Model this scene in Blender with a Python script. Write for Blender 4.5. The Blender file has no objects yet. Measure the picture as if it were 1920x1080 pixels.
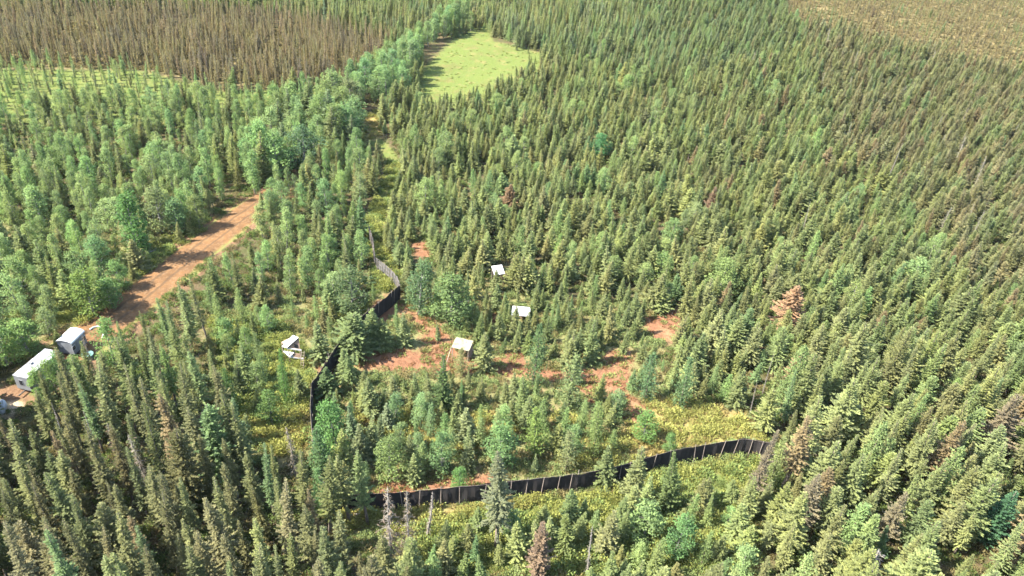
import bpy, math, random
import numpy as np
from mathutils import Vector, Matrix

S = bpy.context.scene
COL = S.collection
rad = math.radians

# ------------------------------------------------------------------ camera
W, H, F = 1920.0, 1080.0, 1440.0          # photo pixels, focal length in pixels
CAM_H, PITCH = 70.0, rad(33.7)
cam_data = bpy.data.cameras.new('camera')
cam_data.sensor_width = 36.0
cam_data.lens = 36.0 * F / W
cam_data.clip_start, cam_data.clip_end = 0.5, 8000.0
cam = bpy.data.objects.new('camera', cam_data)
ROLL = rad(4.0)
cam.matrix_world = Matrix.Translation((0, 0, CAM_H)) @ Matrix.Rotation(math.pi / 2 - PITCH, 4, 'X') @ Matrix.Rotation(ROLL, 4, 'Z')
COL.objects.link(cam)
S.camera = cam

# ------------------------------------------------------------------ light
SUN_EL = rad(49)
SUN_AZ = math.atan2(-0.955, -0.295)          # measured from +Y towards +X
to_sun = (math.cos(SUN_EL) * math.sin(SUN_AZ), math.cos(SUN_EL) * math.cos(SUN_AZ), math.sin(SUN_EL))
world = bpy.data.worlds.new('World')
S.world = world
world.use_nodes = True
wn = world.node_tree.nodes
sky = wn.new('ShaderNodeTexSky')
sky.sky_type = 'NISHITA'
sky.sun_disc = False
sky.sun_elevation = SUN_EL
sky.sun_rotation = SUN_AZ
wn['Background'].inputs['Strength'].default_value = 0.15
world.node_tree.links.new(sky.outputs['Color'], wn['Background'].inputs['Color'])
sun_data = bpy.data.lights.new('sun', 'SUN')
sun_data.energy = 5.0
sun_data.angle = rad(0.5)
sun_data.color = (1.0, 0.94, 0.84)
sun = bpy.data.objects.new('sun', sun_data)
sun.rotation_euler = Vector(to_sun).to_track_quat('Z', 'Y').to_euler()
sun.location = (-120, -20, 160)
COL.objects.link(sun)
S.view_settings.view_transform = 'Standard'
S.view_settings.look = 'None'
S.view_settings.exposure = 2.62
S.view_settings.gamma = 1.0
S.cycles.max_bounces = 6
S.cycles.diffuse_bounces = 3
S.cycles.transmission_bounces = 3
S.cycles.transparent_max_bounces = 4
S.cycles.caustics_reflective = False
S.cycles.caustics_refractive = False

# ------------------------------------------------------------------ helpers
rng = np.random.default_rng(7)
CP, SP = math.cos(PITCH), math.sin(PITCH)
CR, SR = math.cos(ROLL), math.sin(ROLL)

def height(x, y):
    return (0.22 * np.sin(x * 0.11 + 0.4) * np.cos(y * 0.09 + 1.0) + 0.14 * np.sin(x * 0.23 - y * 0.17)
            + 0.25 * np.sin(y * 0.035 + x * 0.021))

def ground(px, py, z=0.0):
    """photo pixel -> point on the plane z"""
    u, v = (px - W / 2) / F, (H / 2 - py) / F
    u, v = u * CR - v * SR, u * SR + v * CR
    dx, dy, dz = u, CP + v * SP, -SP + v * CP
    t = (z - CAM_H) / dz
    return dx * t, dy * t

def project(x, y, z=0.0):
    dz = z - CAM_H
    depth = y * CP - dz * SP
    up = y * SP + dz * CP
    u, v = x / depth, up / depth
    return W / 2 + F * (u * CR + v * SR), H / 2 - F * (-u * SR + v * CR)

def height_for_top(x, y, top_py):
    lo, hi = 0.3, 30.0
    z0 = float(height(x, y))
    for _ in range(30):
        m = (lo + hi) / 2
        if project(x, y, z0 + m)[1] > top_py: lo = m
        else: hi = m
    return lo

def vnoise(x, y, scale, seed):
    r = np.random.default_rng(seed)
    out = 0.0
    for k in range(6):
        a = r.uniform(0, 6.283); f = (0.6 + 0.9 * r.random()) * 6.283 / scale
        out = out + np.sin((np.cos(a) * x + np.sin(a) * y) * f + r.uniform(0, 6.283))
    return out / 6.0 * 1.6          # about -1..1

def signed_dist(poly, X, Y):
    """positive inside the polygon (array of points), metres or pixels"""
    P = np.asarray(poly, float); n = len(P)
    best = np.full(np.shape(X), 1e9); inside = np.zeros(np.shape(X), bool)
    for i in range(n):
        ax, ay = P[i]; bx, by = P[(i + 1) % n]
        ex, ey = bx - ax, by - ay
        t = np.clip(((X - ax) * ex + (Y - ay) * ey) / (ex * ex + ey * ey + 1e-9), 0, 1)
        best = np.minimum(best, np.hypot(X - ax - t * ex, Y - ay - t * ey))
        cond = (ay > Y) != (by > Y)
        xi = ax + (Y - ay) / (by - ay + 1e-12) * ex
        inside ^= cond & (X < xi)
    return np.where(inside, best, -best)

def line_dist(pts, X, Y):
    best = np.full(np.shape(X), 1e9)
    for (ax, ay), (bx, by) in zip(pts[:-1], pts[1:]):
        ex, ey = bx - ax, by - ay
        t = np.clip(((X - ax) * ex + (Y - ay) * ey) / (ex * ex + ey * ey + 1e-9), 0, 1)
        best = np.minimum(best, np.hypot(X - ax - t * ex, Y - ay - t * ey))
    return best

def gpoly(pts):
    return [ground(*p) for p in pts]

class MB:
    """collects faces for one mesh"""
    def __init__(self): self.v, self.f, self.m, self.tone = [], [], [], []
    def add(self, verts, faces, mi=0):
        b = len(self.v); self.v += [tuple(map(float, p)) for p in verts]
        for f in faces: self.f.append(tuple(b + i for i in f)); self.m.append(mi)
        return self
    def box(self, c, s, rz=0, tilt=(0, 0), mi=0):
        from mathutils import Euler
        e = Euler((tilt[0], tilt[1], rz)).to_matrix()
        vs = [Vector(c) + e @ Vector((sx * s[0] / 2, sy * s[1] / 2, sz * s[2] / 2)) for sx in (-1, 1) for sy in (-1, 1) for sz in (-1, 1)]
        return self.add(vs, [(0, 1, 3, 2), (4, 6, 7, 5), (0, 4, 5, 1), (2, 3, 7, 6), (0, 2, 6, 4), (1, 5, 7, 3)], mi)
    def tube(self, pts, rs, n=6, mi=0, cap=True):
        pts = [Vector(p) for p in pts]; rings = []
        for i, p in enumerate(pts):
            d = (pts[min(i + 1, len(pts) - 1)] - pts[max(i - 1, 0)]).normalized()
            a = d.orthogonal().normalized(); b = d.cross(a)
            if abs(d.z) > 0.5:
                a = Vector((1, 0, 0)); a = (a - d * a.dot(d)).normalized(); b = d.cross(a)
            r = rs[i] if hasattr(rs, '__len__') else rs
            rings.append([p + (a * math.cos(6.2832 * k / n) + b * math.sin(6.2832 * k / n)) * r for k in range(n)])
        vs = [q for r in rings for q in r]; fs = []
        for i in range(len(pts) - 1):
            for k in range(n):
                fs.append((i * n + k, i * n + (k + 1) % n, (i + 1) * n + (k + 1) % n, (i + 1) * n + k))
        if cap:
            fs.append(tuple(range(n))[::-1]); fs.append(tuple((len(pts) - 1) * n + k for k in range(n)))
        return self.add(vs, fs, mi)
    def mesh(self, name, mats, smooth=False):
        me = bpy.data.meshes.new(name)
        me.from_pydata(self.v, [], self.f)
        for m in (mats if isinstance(mats, (list, tuple)) else [mats]): me.materials.append(m)
        me.polygons.foreach_set('material_index', self.m)
        if smooth: me.polygons.foreach_set('use_smooth', [True] * len(self.f))
        me.update()
        return me
    def build(self, name, mats, parent=None, bevel=0.0, smooth=False):
        o = bpy.data.objects.new(name, self.mesh(name, mats, smooth)); COL.objects.link(o)
        if parent: o.parent = parent
        if bevel:
            b = o.modifiers.new('bevel', 'BEVEL'); b.width = bevel; b.segments = 2; b.limit_method = 'ANGLE'
        return o

def tag(o, label=None, cat=None, group=None, kind=None):
    if label: o['label'] = label
    if cat: o['category'] = cat
    if group: o['group'] = group
    if kind: o['kind'] = kind
    return o

def empty(name, loc, rz=0.0):
    o = bpy.data.objects.new(name, None); COL.objects.link(o)
    o.location = loc; o.rotation_euler = (0, 0, rz); o.empty_display_size = 0.3
    return o

# ------------------------------------------------------------------ materials
def new_mat(name):
    m = bpy.data.materials.new(name); m.use_nodes = True
    nt = m.node_tree; nt.nodes.clear()
    out = nt.nodes.new('ShaderNodeOutputMaterial')
    return m, nt, out

def mathn(nt, op, a, b=None, c=None, clamp=False):
    n = nt.nodes.new('ShaderNodeMath'); n.operation = op; n.use_clamp = clamp
    for i, v in enumerate((a, b, c)):
        if v is None: continue
        if isinstance(v, (int, float)): n.inputs[i].default_value = v
        else: nt.links.new(v, n.inputs[i])
    return n.outputs[0]

def mixc(nt, fac, a, b, mode='MIX'):
    n = nt.nodes.new('ShaderNodeMix'); n.data_type = 'RGBA'; n.blend_type = mode
    for sock, v in ((n.inputs[0], fac), (n.inputs[6], a), (n.inputs[7], b)):
        if isinstance(v, (int, float)): sock.default_value = v
        elif isinstance(v, tuple): sock.default_value = (*v, 1) if len(v) == 3 else v
        else: nt.links.new(v, sock)
    return n.outputs[2]

def noise(nt, scale, detail=4, rough=0.6, vec=None):
    n = nt.nodes.new('ShaderNodeTexNoise')
    n.inputs['Scale'].default_value = scale; n.inputs['Detail'].default_value = detail; n.inputs['Roughness'].default_value = rough
    if vec is None:
        g = nt.nodes.new('ShaderNodeNewGeometry'); vec = g.outputs['Position']
    nt.links.new(vec, n.inputs['Vector'])
    return n.outputs['Fac']

def ramp(nt, fac, lo, hi):
    n = nt.nodes.new('ShaderNodeMapRange'); n.interpolation_type = 'SMOOTHSTEP'
    nt.links.new(fac, n.inputs[0]); n.inputs[1].default_value = lo; n.inputs[2].default_value = hi
    return n.outputs[0]

def attr(nt, name, kind='GEOMETRY'):
    n = nt.nodes.new('ShaderNodeAttribute'); n.attribute_name = name; n.attribute_type = kind
    return n

def foliage_mat(name, trans=0.35, spread=0.75):
    m, nt, out = new_mat(name)
    t = attr(nt, 'tint', 'INSTANCER').outputs['Color']
    tone = attr(nt, 'tone').outputs['Fac']
    k = mathn(nt, 'MULTIPLY_ADD', tone, spread, 1.0 - spread / 2)
    comb = nt.nodes.new('ShaderNodeCombineColor')
    # lighter sprays are also a little yellower
    nt.links.new(mathn(nt, 'MULTIPLY_ADD', tone, spread * 1.06, 1.0 - spread * 0.53), comb.inputs[0])
    nt.links.new(k, comb.inputs[1]); nt.links.new(mathn(nt, 'MULTIPLY_ADD', tone, spread * 0.7, 1.0 - spread * 0.35), comb.inputs[2])
    c = mixc(nt, 1.0, t, comb.outputs[0], 'MULTIPLY')
    d = nt.nodes.new('ShaderNodeBsdfDiffuse'); nt.links.new(c, d.inputs['Color'])
    tr = nt.nodes.new('ShaderNodeBsdfTranslucent'); nt.links.new(mixc(nt, 1.0, c, (1.0, 1.06, 0.72), 'MULTIPLY'), tr.inputs['Color'])
    mx = nt.nodes.new('ShaderNodeMixShader'); mx.inputs[0].default_value = trans
    nt.links.new(d.outputs[0], mx.inputs[1]); nt.links.new(tr.outputs[0], mx.inputs[2])
    nt.links.new(mx.outputs[0], out.inputs[0])
    return m

def plain_mat(name, col, rough=0.7, nscale=6.0, var=0.25, col2=None, metallic=0.0, bump=0.0):
    m, nt, out = new_mat(name)
    tc = nt.nodes.new('ShaderNodeTexCoord')
    f = noise(nt, nscale, 5, 0.65, tc.outputs['Object'])
    c2 = col2 or tuple(c * (1 - var) for c in col)
    c = mixc(nt, ramp(nt, f, 0.35, 0.68), col, c2)
    p = nt.nodes.new('ShaderNodeBsdfPrincipled')
    nt.links.new(c, p.inputs['Base Color']); p.inputs['Roughness'].default_value = rough; p.inputs['Metallic'].default_value = metallic
    if bump:
        b = nt.nodes.new('ShaderNodeBump'); b.inputs['Strength'].default_value = bump; b.inputs['Distance'].default_value = 0.05
        nt.links.new(f, b.inputs['Height']); nt.links.new(b.outputs[0], p.inputs['Normal'])
    nt.links.new(p.outputs[0], out.inputs[0])
    return m

M_SPRUCE = foliage_mat('spruce_needles', 0.45, 0.65)
M_LEAF = foliage_mat('leaves', 0.45, 0.7)
M_LARCH = foliage_mat('larch_needles', 0.45, 0.55)
M_GRASS = foliage_mat('grass_blades', 0.35, 0.8)
M_BARK = plain_mat('spruce_bark', (0.13, 0.10, 0.075), 0.9, 3.0, 0.5)
M_PALEBARK = plain_mat('pale_bark', (0.2, 0.185, 0.155), 0.85, 2.5, 0.5)
M_DEADWOOD = plain_mat('dead_grey_wood', (0.16, 0.14, 0.115), 0.9, 2.0, 0.45)
M_WHITE = plain_mat('weathered_white_sheet', (0.34, 0.34, 0.335), 0.5, 1.3, 0.12)
M_WHITESHADED = plain_mat('shade_mottled_white_roof', (0.24, 0.245, 0.24), 0.6, 0.8, 0.3, (0.06, 0.063, 0.06))  # dark blotches paint patchy tree shade into the white roof
M_GREYWALL = plain_mat('grey_painted_wall', (0.12, 0.127, 0.135), 0.6, 1.5, 0.25)
M_DARK = plain_mat('dark_glass', (0.012, 0.014, 0.018), 0.25, 4, 0.3)
M_BLACK = plain_mat('black_steel', (0.02, 0.02, 0.02), 0.6, 4, 0.3)
M_PLY = plain_mat('brown_plywood', (0.24, 0.16, 0.11), 0.8, 2.5, 0.4)
M_TIMBER = plain_mat('pale_timber', (0.22, 0.175, 0.125), 0.85, 4, 0.35)
M_POST = plain_mat('grey_fence_timber', (0.19, 0.155, 0.125), 0.9, 5, 0.4)
M_NET = plain_mat('dark_screen_cloth', (0.010, 0.0068, 0.006), 0.95, 1.2, 0.6, bump=0.4)
M_CREAMROOF = plain_mat('cream_sheet', (0.20, 0.19, 0.12), 0.7, 1.6, 0.5, (0.09, 0.08, 0.042))
M_TEAL = plain_mat('faded_teal_plastic', (0.08, 0.17, 0.14), 0.5, 3, 0.3)
M_SAND = plain_mat('pale_sand', (0.62, 0.52, 0.36), 0.95, 3, 0.3, bump=0.5)
M_RUBBER = plain_mat('tyre_rubber', (0.025, 0.025, 0.025), 0.9, 5, 0.3)

# ------------------------------------------------------------------ map of the place, outlined in photo pixels
MEADOW = [(886, 58), (900, 54), (914, 78), (955, 100), (1000, 120), (1004, 134), (950, 142), (905, 160), (860, 172), (772, 194), (768, 186), (798, 148), (830, 108), (862, 78)]
ROAD_PX = [(120, 672), (190, 618), (250, 570), (308, 522), (368, 472), (425, 428), (468, 396), (520, 360), (560, 338)]
ROAD_W = [4.4, 4.4, 4.3, 4.3, 4.2, 4.2, 4.0, 3.2, 2.6]
TRAIL_PX = [(704, 262), (730, 290), (738, 325), (728, 350), (705, 395), (700, 425), (705, 470), (722, 500), (742, 530)]
RUST = [[(650, 662), (700, 652), (790, 662), (860, 672), (960, 668), (1030, 688), (1090, 690), (1185, 686), (1180, 735), (1100, 742), (1040, 715), (930, 705), (800, 700), (700, 702), (660, 690)],
        [(752, 558), (775, 582), (815, 600), (860, 650), (880, 672), (800, 672), (785, 620), (755, 590)],
        [(1205, 592), (1275, 580), (1282, 640), (1212, 640)],
        [(772, 452), (806, 450), (806, 482), (776, 484)],
        [(1128, 655), (1190, 655), (1190, 690), (1128, 690)],
        [(1085, 738), (1190, 742), (1225, 770), (1200, 800), (1110, 770)],
        [(605, 735), (632, 745), (640, 840), (600, 845)],
        [(592, 690), (640, 655), (655, 690), (612, 730)],
        [(690, 575), (750, 540), (760, 580), (715, 612)],
        [(940, 655), (985, 655), (985, 690), (940, 690)],
        [(915, 555), (950, 560), (950, 620), (915, 620)],
        [(640, 905), (940, 890), (940, 935), (640, 945)]]
TANG = [[(684, 210), (712, 205), (716, 262), (684, 262)],
        [(1170, 765), (1260, 745), (1400, 775), (1430, 830), (1370, 835), (1270, 850), (1190, 870), (1160, 830)],
        [(1060, 805), (1170, 830), (1140, 890), (1040, 880)],
        [(660, 775), (760, 772), (900, 775), (1000, 782), (1105, 780), (1100, 815), (1000, 820), (860, 850), (740, 826), (670, 812)],
        [(612, 958), (760, 958), (960, 945), (1010, 932), (1010, 950), (860, 975), (760, 1005), (640, 985)],
        [(450, 790), (580, 770), (585, 840), (520, 860), (450, 815)]]
GRASS = [[(430, 740), (560, 730), (588, 745), (585, 830), (480, 830), (420, 790)],
         [(395, 600), (520, 600), (580, 660), (590, 720), (480, 745), (410, 700)],
         [(640, 580), (706, 585), (700, 615), (640, 620)],
         [(690, 505), (748, 518), (748, 545), (705, 548)],
         [(945, 945), (1150, 925), (1270, 880), (1400, 858), (1440, 870), (1440, 960), (1380, 1080), (780, 1080), (790, 985)],
         [(100, 585), (165, 580), (205, 600), (180, 620), (105, 612)],
         [(280, 465), (340, 440), (395, 425), (330, 470), (270, 520), (240, 520)],
         [(-40, 230), (-40, 130), (250, 130), (420, 170), (560, 165), (640, 150), (640, 195), (520, 225), (350, 235)],
         [(670, 130), (730, 95), (770, 70), (780, 85), (740, 110), (690, 140)],
         MEADOW, [(925, 80), (1040, 105), (1050, 155), (900, 185), (765, 205), (750, 190), (785, 140), (850, 75), (880, 48), (915, 46)]]
TANFAR = [[(1470, -90), (1990, -90), (1990, 165), (1850, 135), (1700, 100), (1580, 70), (1470, 45)],
          [(-40, 40), (400, 40), (700, 80), (690, 140), (520, 160), (250, 130), (-40, 120)]]
YARD = [[(-30, 722), (28, 722), (92, 676), (128, 642), (190, 612), (210, 640), (180, 690), (70, 760), (-30, 775)]]
SANDY = [[(172, 612), (204, 610), (206, 640), (185, 652), (170, 640)], [(-30, 752), (35, 754), (60, 772), (-30, 790)]]

ROAD_G = gpoly(ROAD_PX)
TRAIL_G = gpoly(TRAIL_PX)

HEATH = [[(600, 950), (592, 740), (650, 650), (700, 560), (800, 500), (1000, 550), (1230, 560), (1260, 740), (1430, 850), (1150, 910), (830, 945)],
         [(380, 575), (705, 560), (700, 620), (600, 700), (590, 870), (480, 870), (400, 790)], [(620, 955), (1440, 860), (1440, 1100), (760, 1100), (640, 1000)],
         [(-40, 390), (250, 440), (330, 420), (300, 520), (180, 620), (-40, 700)]]
# ------------------------------------------------------------------ ground
def axis(lo, hi, step, far):
    a = list(np.arange(lo, hi + 0.01, step))
    s = step; v = hi; up = []
    while v < far: s *= 1.35; v += s; up.append(v)
    s = step; v = lo; dn = []
    while v > -far: s *= 1.35; v -= s; dn.append(v)
    return np.array(dn[::-1] + a + up)

gx, gy = axis(-215, 215, 1.0, 4000), axis(40, 320, 1.0, 4000)
X, Y = np.meshgrid(gx, gy)
nx, ny = len(gx), len(gy)
V = np.stack([X, Y, height(X, Y)], -1).reshape(-1, 3)
idx = np.arange(nx * ny).reshape(ny, nx)
Fq = np.stack([idx[:-1, :-1], idx[:-1, 1:], idx[1:, 1:], idx[1:, :-1]], -1).reshape(-1, 4)

def grid_mesh(name, V, Fq):
    me = bpy.data.meshes.new(name)
    me.vertices.add(len(V)); me.vertices.foreach_set('co', V.astype(np.float32).ravel())
    me.loops.add(Fq.size); me.loops.foreach_set('vertex_index', Fq.astype(np.int32).ravel())
    me.polygons.add(len(Fq)); me.polygons.foreach_set('loop_start', np.arange(0, Fq.size, 4, dtype=np.int32))
    me.update(calc_edges=True)
    me.polygons.foreach_set('use_smooth', [True] * len(Fq))
    return me

def soft(polys, x, y, w=1.5):
    out = np.zeros(np.shape(x))
    for p in polys:
        d = signed_dist(gpoly(p), x, y)
        out = np.maximum(out, np.clip(0.5 + d / (2 * w), 0, 1))
    return out

MX, MY = X.ravel(), Y.ravel()
masks = {
    'heath': soft(HEATH, MX, MY, 2.5),
    'rust': soft(RUST, MX, MY, 1.4),
    'grass': np.maximum(soft(GRASS, MX, MY, 2.2), np.clip(0.5 + (1.7 - line_dist(TRAIL_G, MX, MY)) / 1.6, 0, 1)),
    'tan': np.maximum(soft(TANG, MX, MY, 1.8), 0),
    'far_tan': soft(TANFAR, MX, MY, 5.0),
    'dirt': np.maximum(soft(YARD, MX, MY, 1.5), np.clip(0.5 + (5.2 - line_dist(ROAD_G, MX, MY)) / 3.0, 0, 1)),
    'sand': soft(SANDY, MX, MY, 0.8),
}
gme = grid_mesh('ground', V, Fq)
for k, a in masks.items():
    at = gme.attributes.new(k, 'FLOAT', 'POINT'); at.data.foreach_set('value', a.astype(np.float32))

m, nt, out = new_mat('ground_cover')
n1, n2, n3 = noise(nt, 0.35, 5), noise(nt, 1.6, 5, 0.7), noise(nt, 0.09, 3)
base = mixc(nt, ramp(nt, n1, 0.38, 0.62), (0.05, 0.05, 0.022), (0.07, 0.052, 0.03))
base = mixc(nt, ramp(nt, n2, 0.5, 0.75), base, (0.06, 0.08, 0.028))
def layer(base, name, c1, c2, c3=None, sharp=0.5):
    a = attr(nt, name).outputs['Fac']
    f = mathn(nt, 'ADD', a, mathn(nt, 'MULTIPLY', mathn(nt, 'SUBTRACT', n2, 0.5), 1.2))
    f = mathn(nt, 'ADD', f, mathn(nt, 'MULTIPLY', mathn(nt, 'SUBTRACT', n1, 0.5), 1.0))
    f = ramp(nt, f, 0.5 - sharp / 2, 0.5 + sharp / 2)
    c = mixc(nt, ramp(nt, n2, 0.35, 0.65), c1, c2)
    if c3: c = mixc(nt, ramp(nt, n1, 0.5, 0.68), c, c3)
    return mixc(nt, f, base, c)
base = layer(base, 'far_tan', (0.13, 0.103, 0.05), (0.10, 0.078, 0.037), (0.14, 0.12, 0.054))
base = layer(base, 'heath', (0.125, 0.125, 0.05), (0.10, 0.09, 0.042), (0.14, 0.11, 0.055))
base = layer(base, 'grass', (0.085, 0.105, 0.03), (0.072, 0.09, 0.026), (0.11, 0.105, 0.038))
base = mixc(nt, mathn(nt, 'MULTIPLY', mathn(nt, 'MULTIPLY', attr(nt, 'grass').outputs['Fac'], ramp(nt, noise(nt, 0.16, 5, 0.7), 0.5, 0.66)), 0.55), base, (0.085, 0.075, 0.03))
base = layer(base, 'tan', (0.20, 0.15, 0.06), (0.155, 0.12, 0.046), (0.155, 0.145, 0.05))
base = layer(base, 'rust', (0.155, 0.077, 0.043), (0.105, 0.054, 0.031), (0.165, 0.105, 0.055))
base = layer(base, 'dirt', (0.13, 0.08, 0.046), (0.10, 0.06, 0.036), (0.085, 0.085, 0.032))
base = layer(base, 'sand', (0.33, 0.26, 0.16), (0.25, 0.19, 0.12))
p = nt.nodes.new('ShaderNodeBsdfDiffuse'); nt.links.new(base, p.inputs['Color'])
b = nt.nodes.new('ShaderNodeBump'); b.inputs['Strength'].default_value = 0.9; b.inputs['Distance'].default_value = 0.35
nt.links.new(noise(nt, 2.2, 6, 0.7), b.inputs['Height']); nt.links.new(b.outputs[0], p.inputs['Normal'])
nt.links.new(p.outputs[0], out.inputs[0])
gme.materials.append(m)
go = bpy.data.objects.new('ground', gme); COL.objects.link(go); go['kind'] = 'structure'

# dirt road: a ribbon lying on the ground, ragged verges, two wheel tracks
def ribbon(pts, ws, step=1.0, across=11):
    P = np.array(pts, float); seg = np.hypot(*np.diff(P, axis=0).T); s = np.concatenate([[0], np.cumsum(seg)])
    q = np.arange(0, s[-1], step)
    k = np.ones(9) / 9
    cx, cy, w = np.interp(q, s, P[:, 0]), np.interp(q, s, P[:, 1]), np.interp(q, s, ws)
    pad = lambda a: np.convolve(np.pad(a, 4, mode='reflect', reflect_type='odd'), k, 'valid')
    cx, cy = pad(cx), pad(cy)
    tx, ty = np.gradient(cx), np.gradient(cy); l = np.hypot(tx, ty); nxv, nyv = -ty / l, tx / l
    t = np.linspace(-1, 1, across)
    wl = w * (1 + 0.16 * vnoise(q, q * 0, 7, 3)); wr = w * (1 + 0.16 * vnoise(q, q * 0, 6, 9))
    off = np.where(t[None] < 0, wl[:, None], wr[:, None]) * t[None]
    vx, vy = cx[:, None] + nxv[:, None] * off, cy[:, None] + nyv[:, None] * off
    vz = height(vx, vy) + 0.05 - 0.09 * np.abs(t[None]) ** 6
    VV = np.stack([vx, vy, vz], -1).reshape(-1, 3)
    ii = np.arange(len(q) * across).reshape(len(q), across)
    FF = np.stack([ii[:-1, :-1], ii[:-1, 1:], ii[1:, 1:], ii[1:, :-1]], -1).reshape(-1, 4)[:, ::-1]
    return VV, FF, off.ravel()
VV, FF, off = ribbon(ROAD_G, ROAD_W)
rme = grid_mesh('dirt_road', VV, FF)
at = rme.attributes.new('across', 'FLOAT', 'POINT'); at.data.foreach_set('value', off.astype(np.float32))
m, nt, out = new_mat('road_dirt')
n1, n2 = noise(nt, 0.5, 5), noise(nt, 2.4, 6, 0.7)
c = mixc(nt, ramp(nt, n1, 0.36, 0.64), (0.115, 0.063, 0.029), (0.078, 0.045, 0.023))
c = mixc(nt, mathn(nt, 'MULTIPLY', ramp(nt, n2, 0.45, 0.7), 0.6), c, (0.16, 0.105, 0.06))
ac = mathn(nt, 'ABSOLUTE', attr(nt, 'across').outputs['Fac'])
ac = mathn(nt, 'ADD', ac, mathn(nt, 'MULTIPLY', mathn(nt, 'SUBTRACT', n1, 0.5), 0.8))
track = ramp(nt, mathn(nt, 'ABSOLUTE', mathn(nt, 'SUBTRACT', ac, 0.95)), 0.34, 0.10)
c = mixc(nt, mathn(nt, 'MULTIPLY', track, 0.75), c, (0.06, 0.04, 0.024))
weeds = mathn(nt, 'MULTIPLY', ramp(nt, mathn(nt, 'ADD', ac, mathn(nt, 'MULTIPLY', n2, 1.5)), 3.4, 4.4), 0.8)
c = mixc(nt, weeds, c, (0.11, 0.115, 0.038))
d = nt.nodes.new('ShaderNodeBsdfDiffuse'); nt.links.new(c, d.inputs['Color'])
b = nt.nodes.new('ShaderNodeBump'); b.inputs['Strength'].default_value = 0.7; b.inputs['Distance'].default_value = 0.12
nt.links.new(n2, b.inputs['Height']); nt.links.new(b.outputs[0], d.inputs['Normal']); nt.links.new(d.outputs[0], out.inputs[0])
rme.materials.append(m)
ro = bpy.data.objects.new('dirt_road', rme); COL.objects.link(ro); ro['kind'] = 'structure'

# ------------------------------------------------------------------ tree prototypes
def unit(v):
    return v / (np.linalg.norm(v, axis=-1, keepdims=True) + 1e-9)

class Leaves:
    """many small kite-shaped sprays, as arrays"""
    def __init__(self, seed): self.r = np.random.default_rng(seed); self.root, self.dir, self.nrm, self.len, self.wid, self.tone = [], [], [], [], [], []
    def put(self, root, d, n, l, w, tone):
        self.root.append(root); self.dir.append(d); self.nrm.append(n); self.len.append(l); self.wid.append(w); self.tone.append(tone)
    def arrays(self):
        R = np.array(self.root); D = unit(np.array(self.dir)); N = np.array(self.nrm)
        N = unit(N - D * (N * D).sum(-1, keepdims=True)); Sd = np.cross(D, N)
        L = np.array(self.len)[:, None]; Wd = np.array(self.wid)[:, None]
        fold = 0.22
        a, c = R, R + D * L
        mid = R + D * L * 0.45
        b = mid + Sd * Wd / 2 - N * Wd * fold; dd = mid - Sd * Wd / 2 - N * Wd * fold
        verts = np.stack([a, b, c, dd], 1).reshape(-1, 3)
        return verts, np.array(self.tone)

def leaf_mesh(name, leaves, mat, trunk=None, trunk_mat=None):
    verts, tone = leaves.arrays()
    n = len(tone)
    nv = 0
    faces = []
    if trunk is not None:
        nv = len(trunk.v); verts = np.concatenate([np.array(trunk.v), verts]); faces = [tuple(f) for f in trunk.f]
    lf = (np.arange(n * 4).reshape(n, 4) + nv)
    me = bpy.data.meshes.new(name)
    me.from_pydata(verts.tolist(), [], faces + lf.tolist())
    at = me.attributes.new('tone', 'FLOAT', 'FACE')
    at.data.foreach_set('value', np.concatenate([np.full(len(faces), 0.5), tone]).astype(np.float32))
    me.materials.append(mat)
    if trunk is not None:
        me.materials.append(trunk_mat)
        me.polygons.foreach_set('material_index', [1] * len(faces) + [0] * n)
    me.update()
    return me

def bent_trunk(r, h, r0, lean=0.02, top=0.012):
    n = 8
    ph = r.uniform(0, 6.28); amp = lean * h
    pts = []
    for i in range(n):
        t = i / (n - 1)
        pts.append((amp * math.sin(t * 2.4) * math.cos(ph) + 0.3 * amp * math.sin(5 * t + ph), amp * math.sin(t * 2.4) * math.sin(ph), h * t - (0.25 if i == 0 else 0)))
    return pts, [r0 * (1 - t / (n - 1)) ** 0.8 + top for t in range(n)]

def along(pts, t):
    q = t * (len(pts) - 1); i = min(int(q), len(pts) - 2); f = q - i
    return np.array(pts[i]) * (1 - f) + np.array(pts[i + 1]) * f

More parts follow.
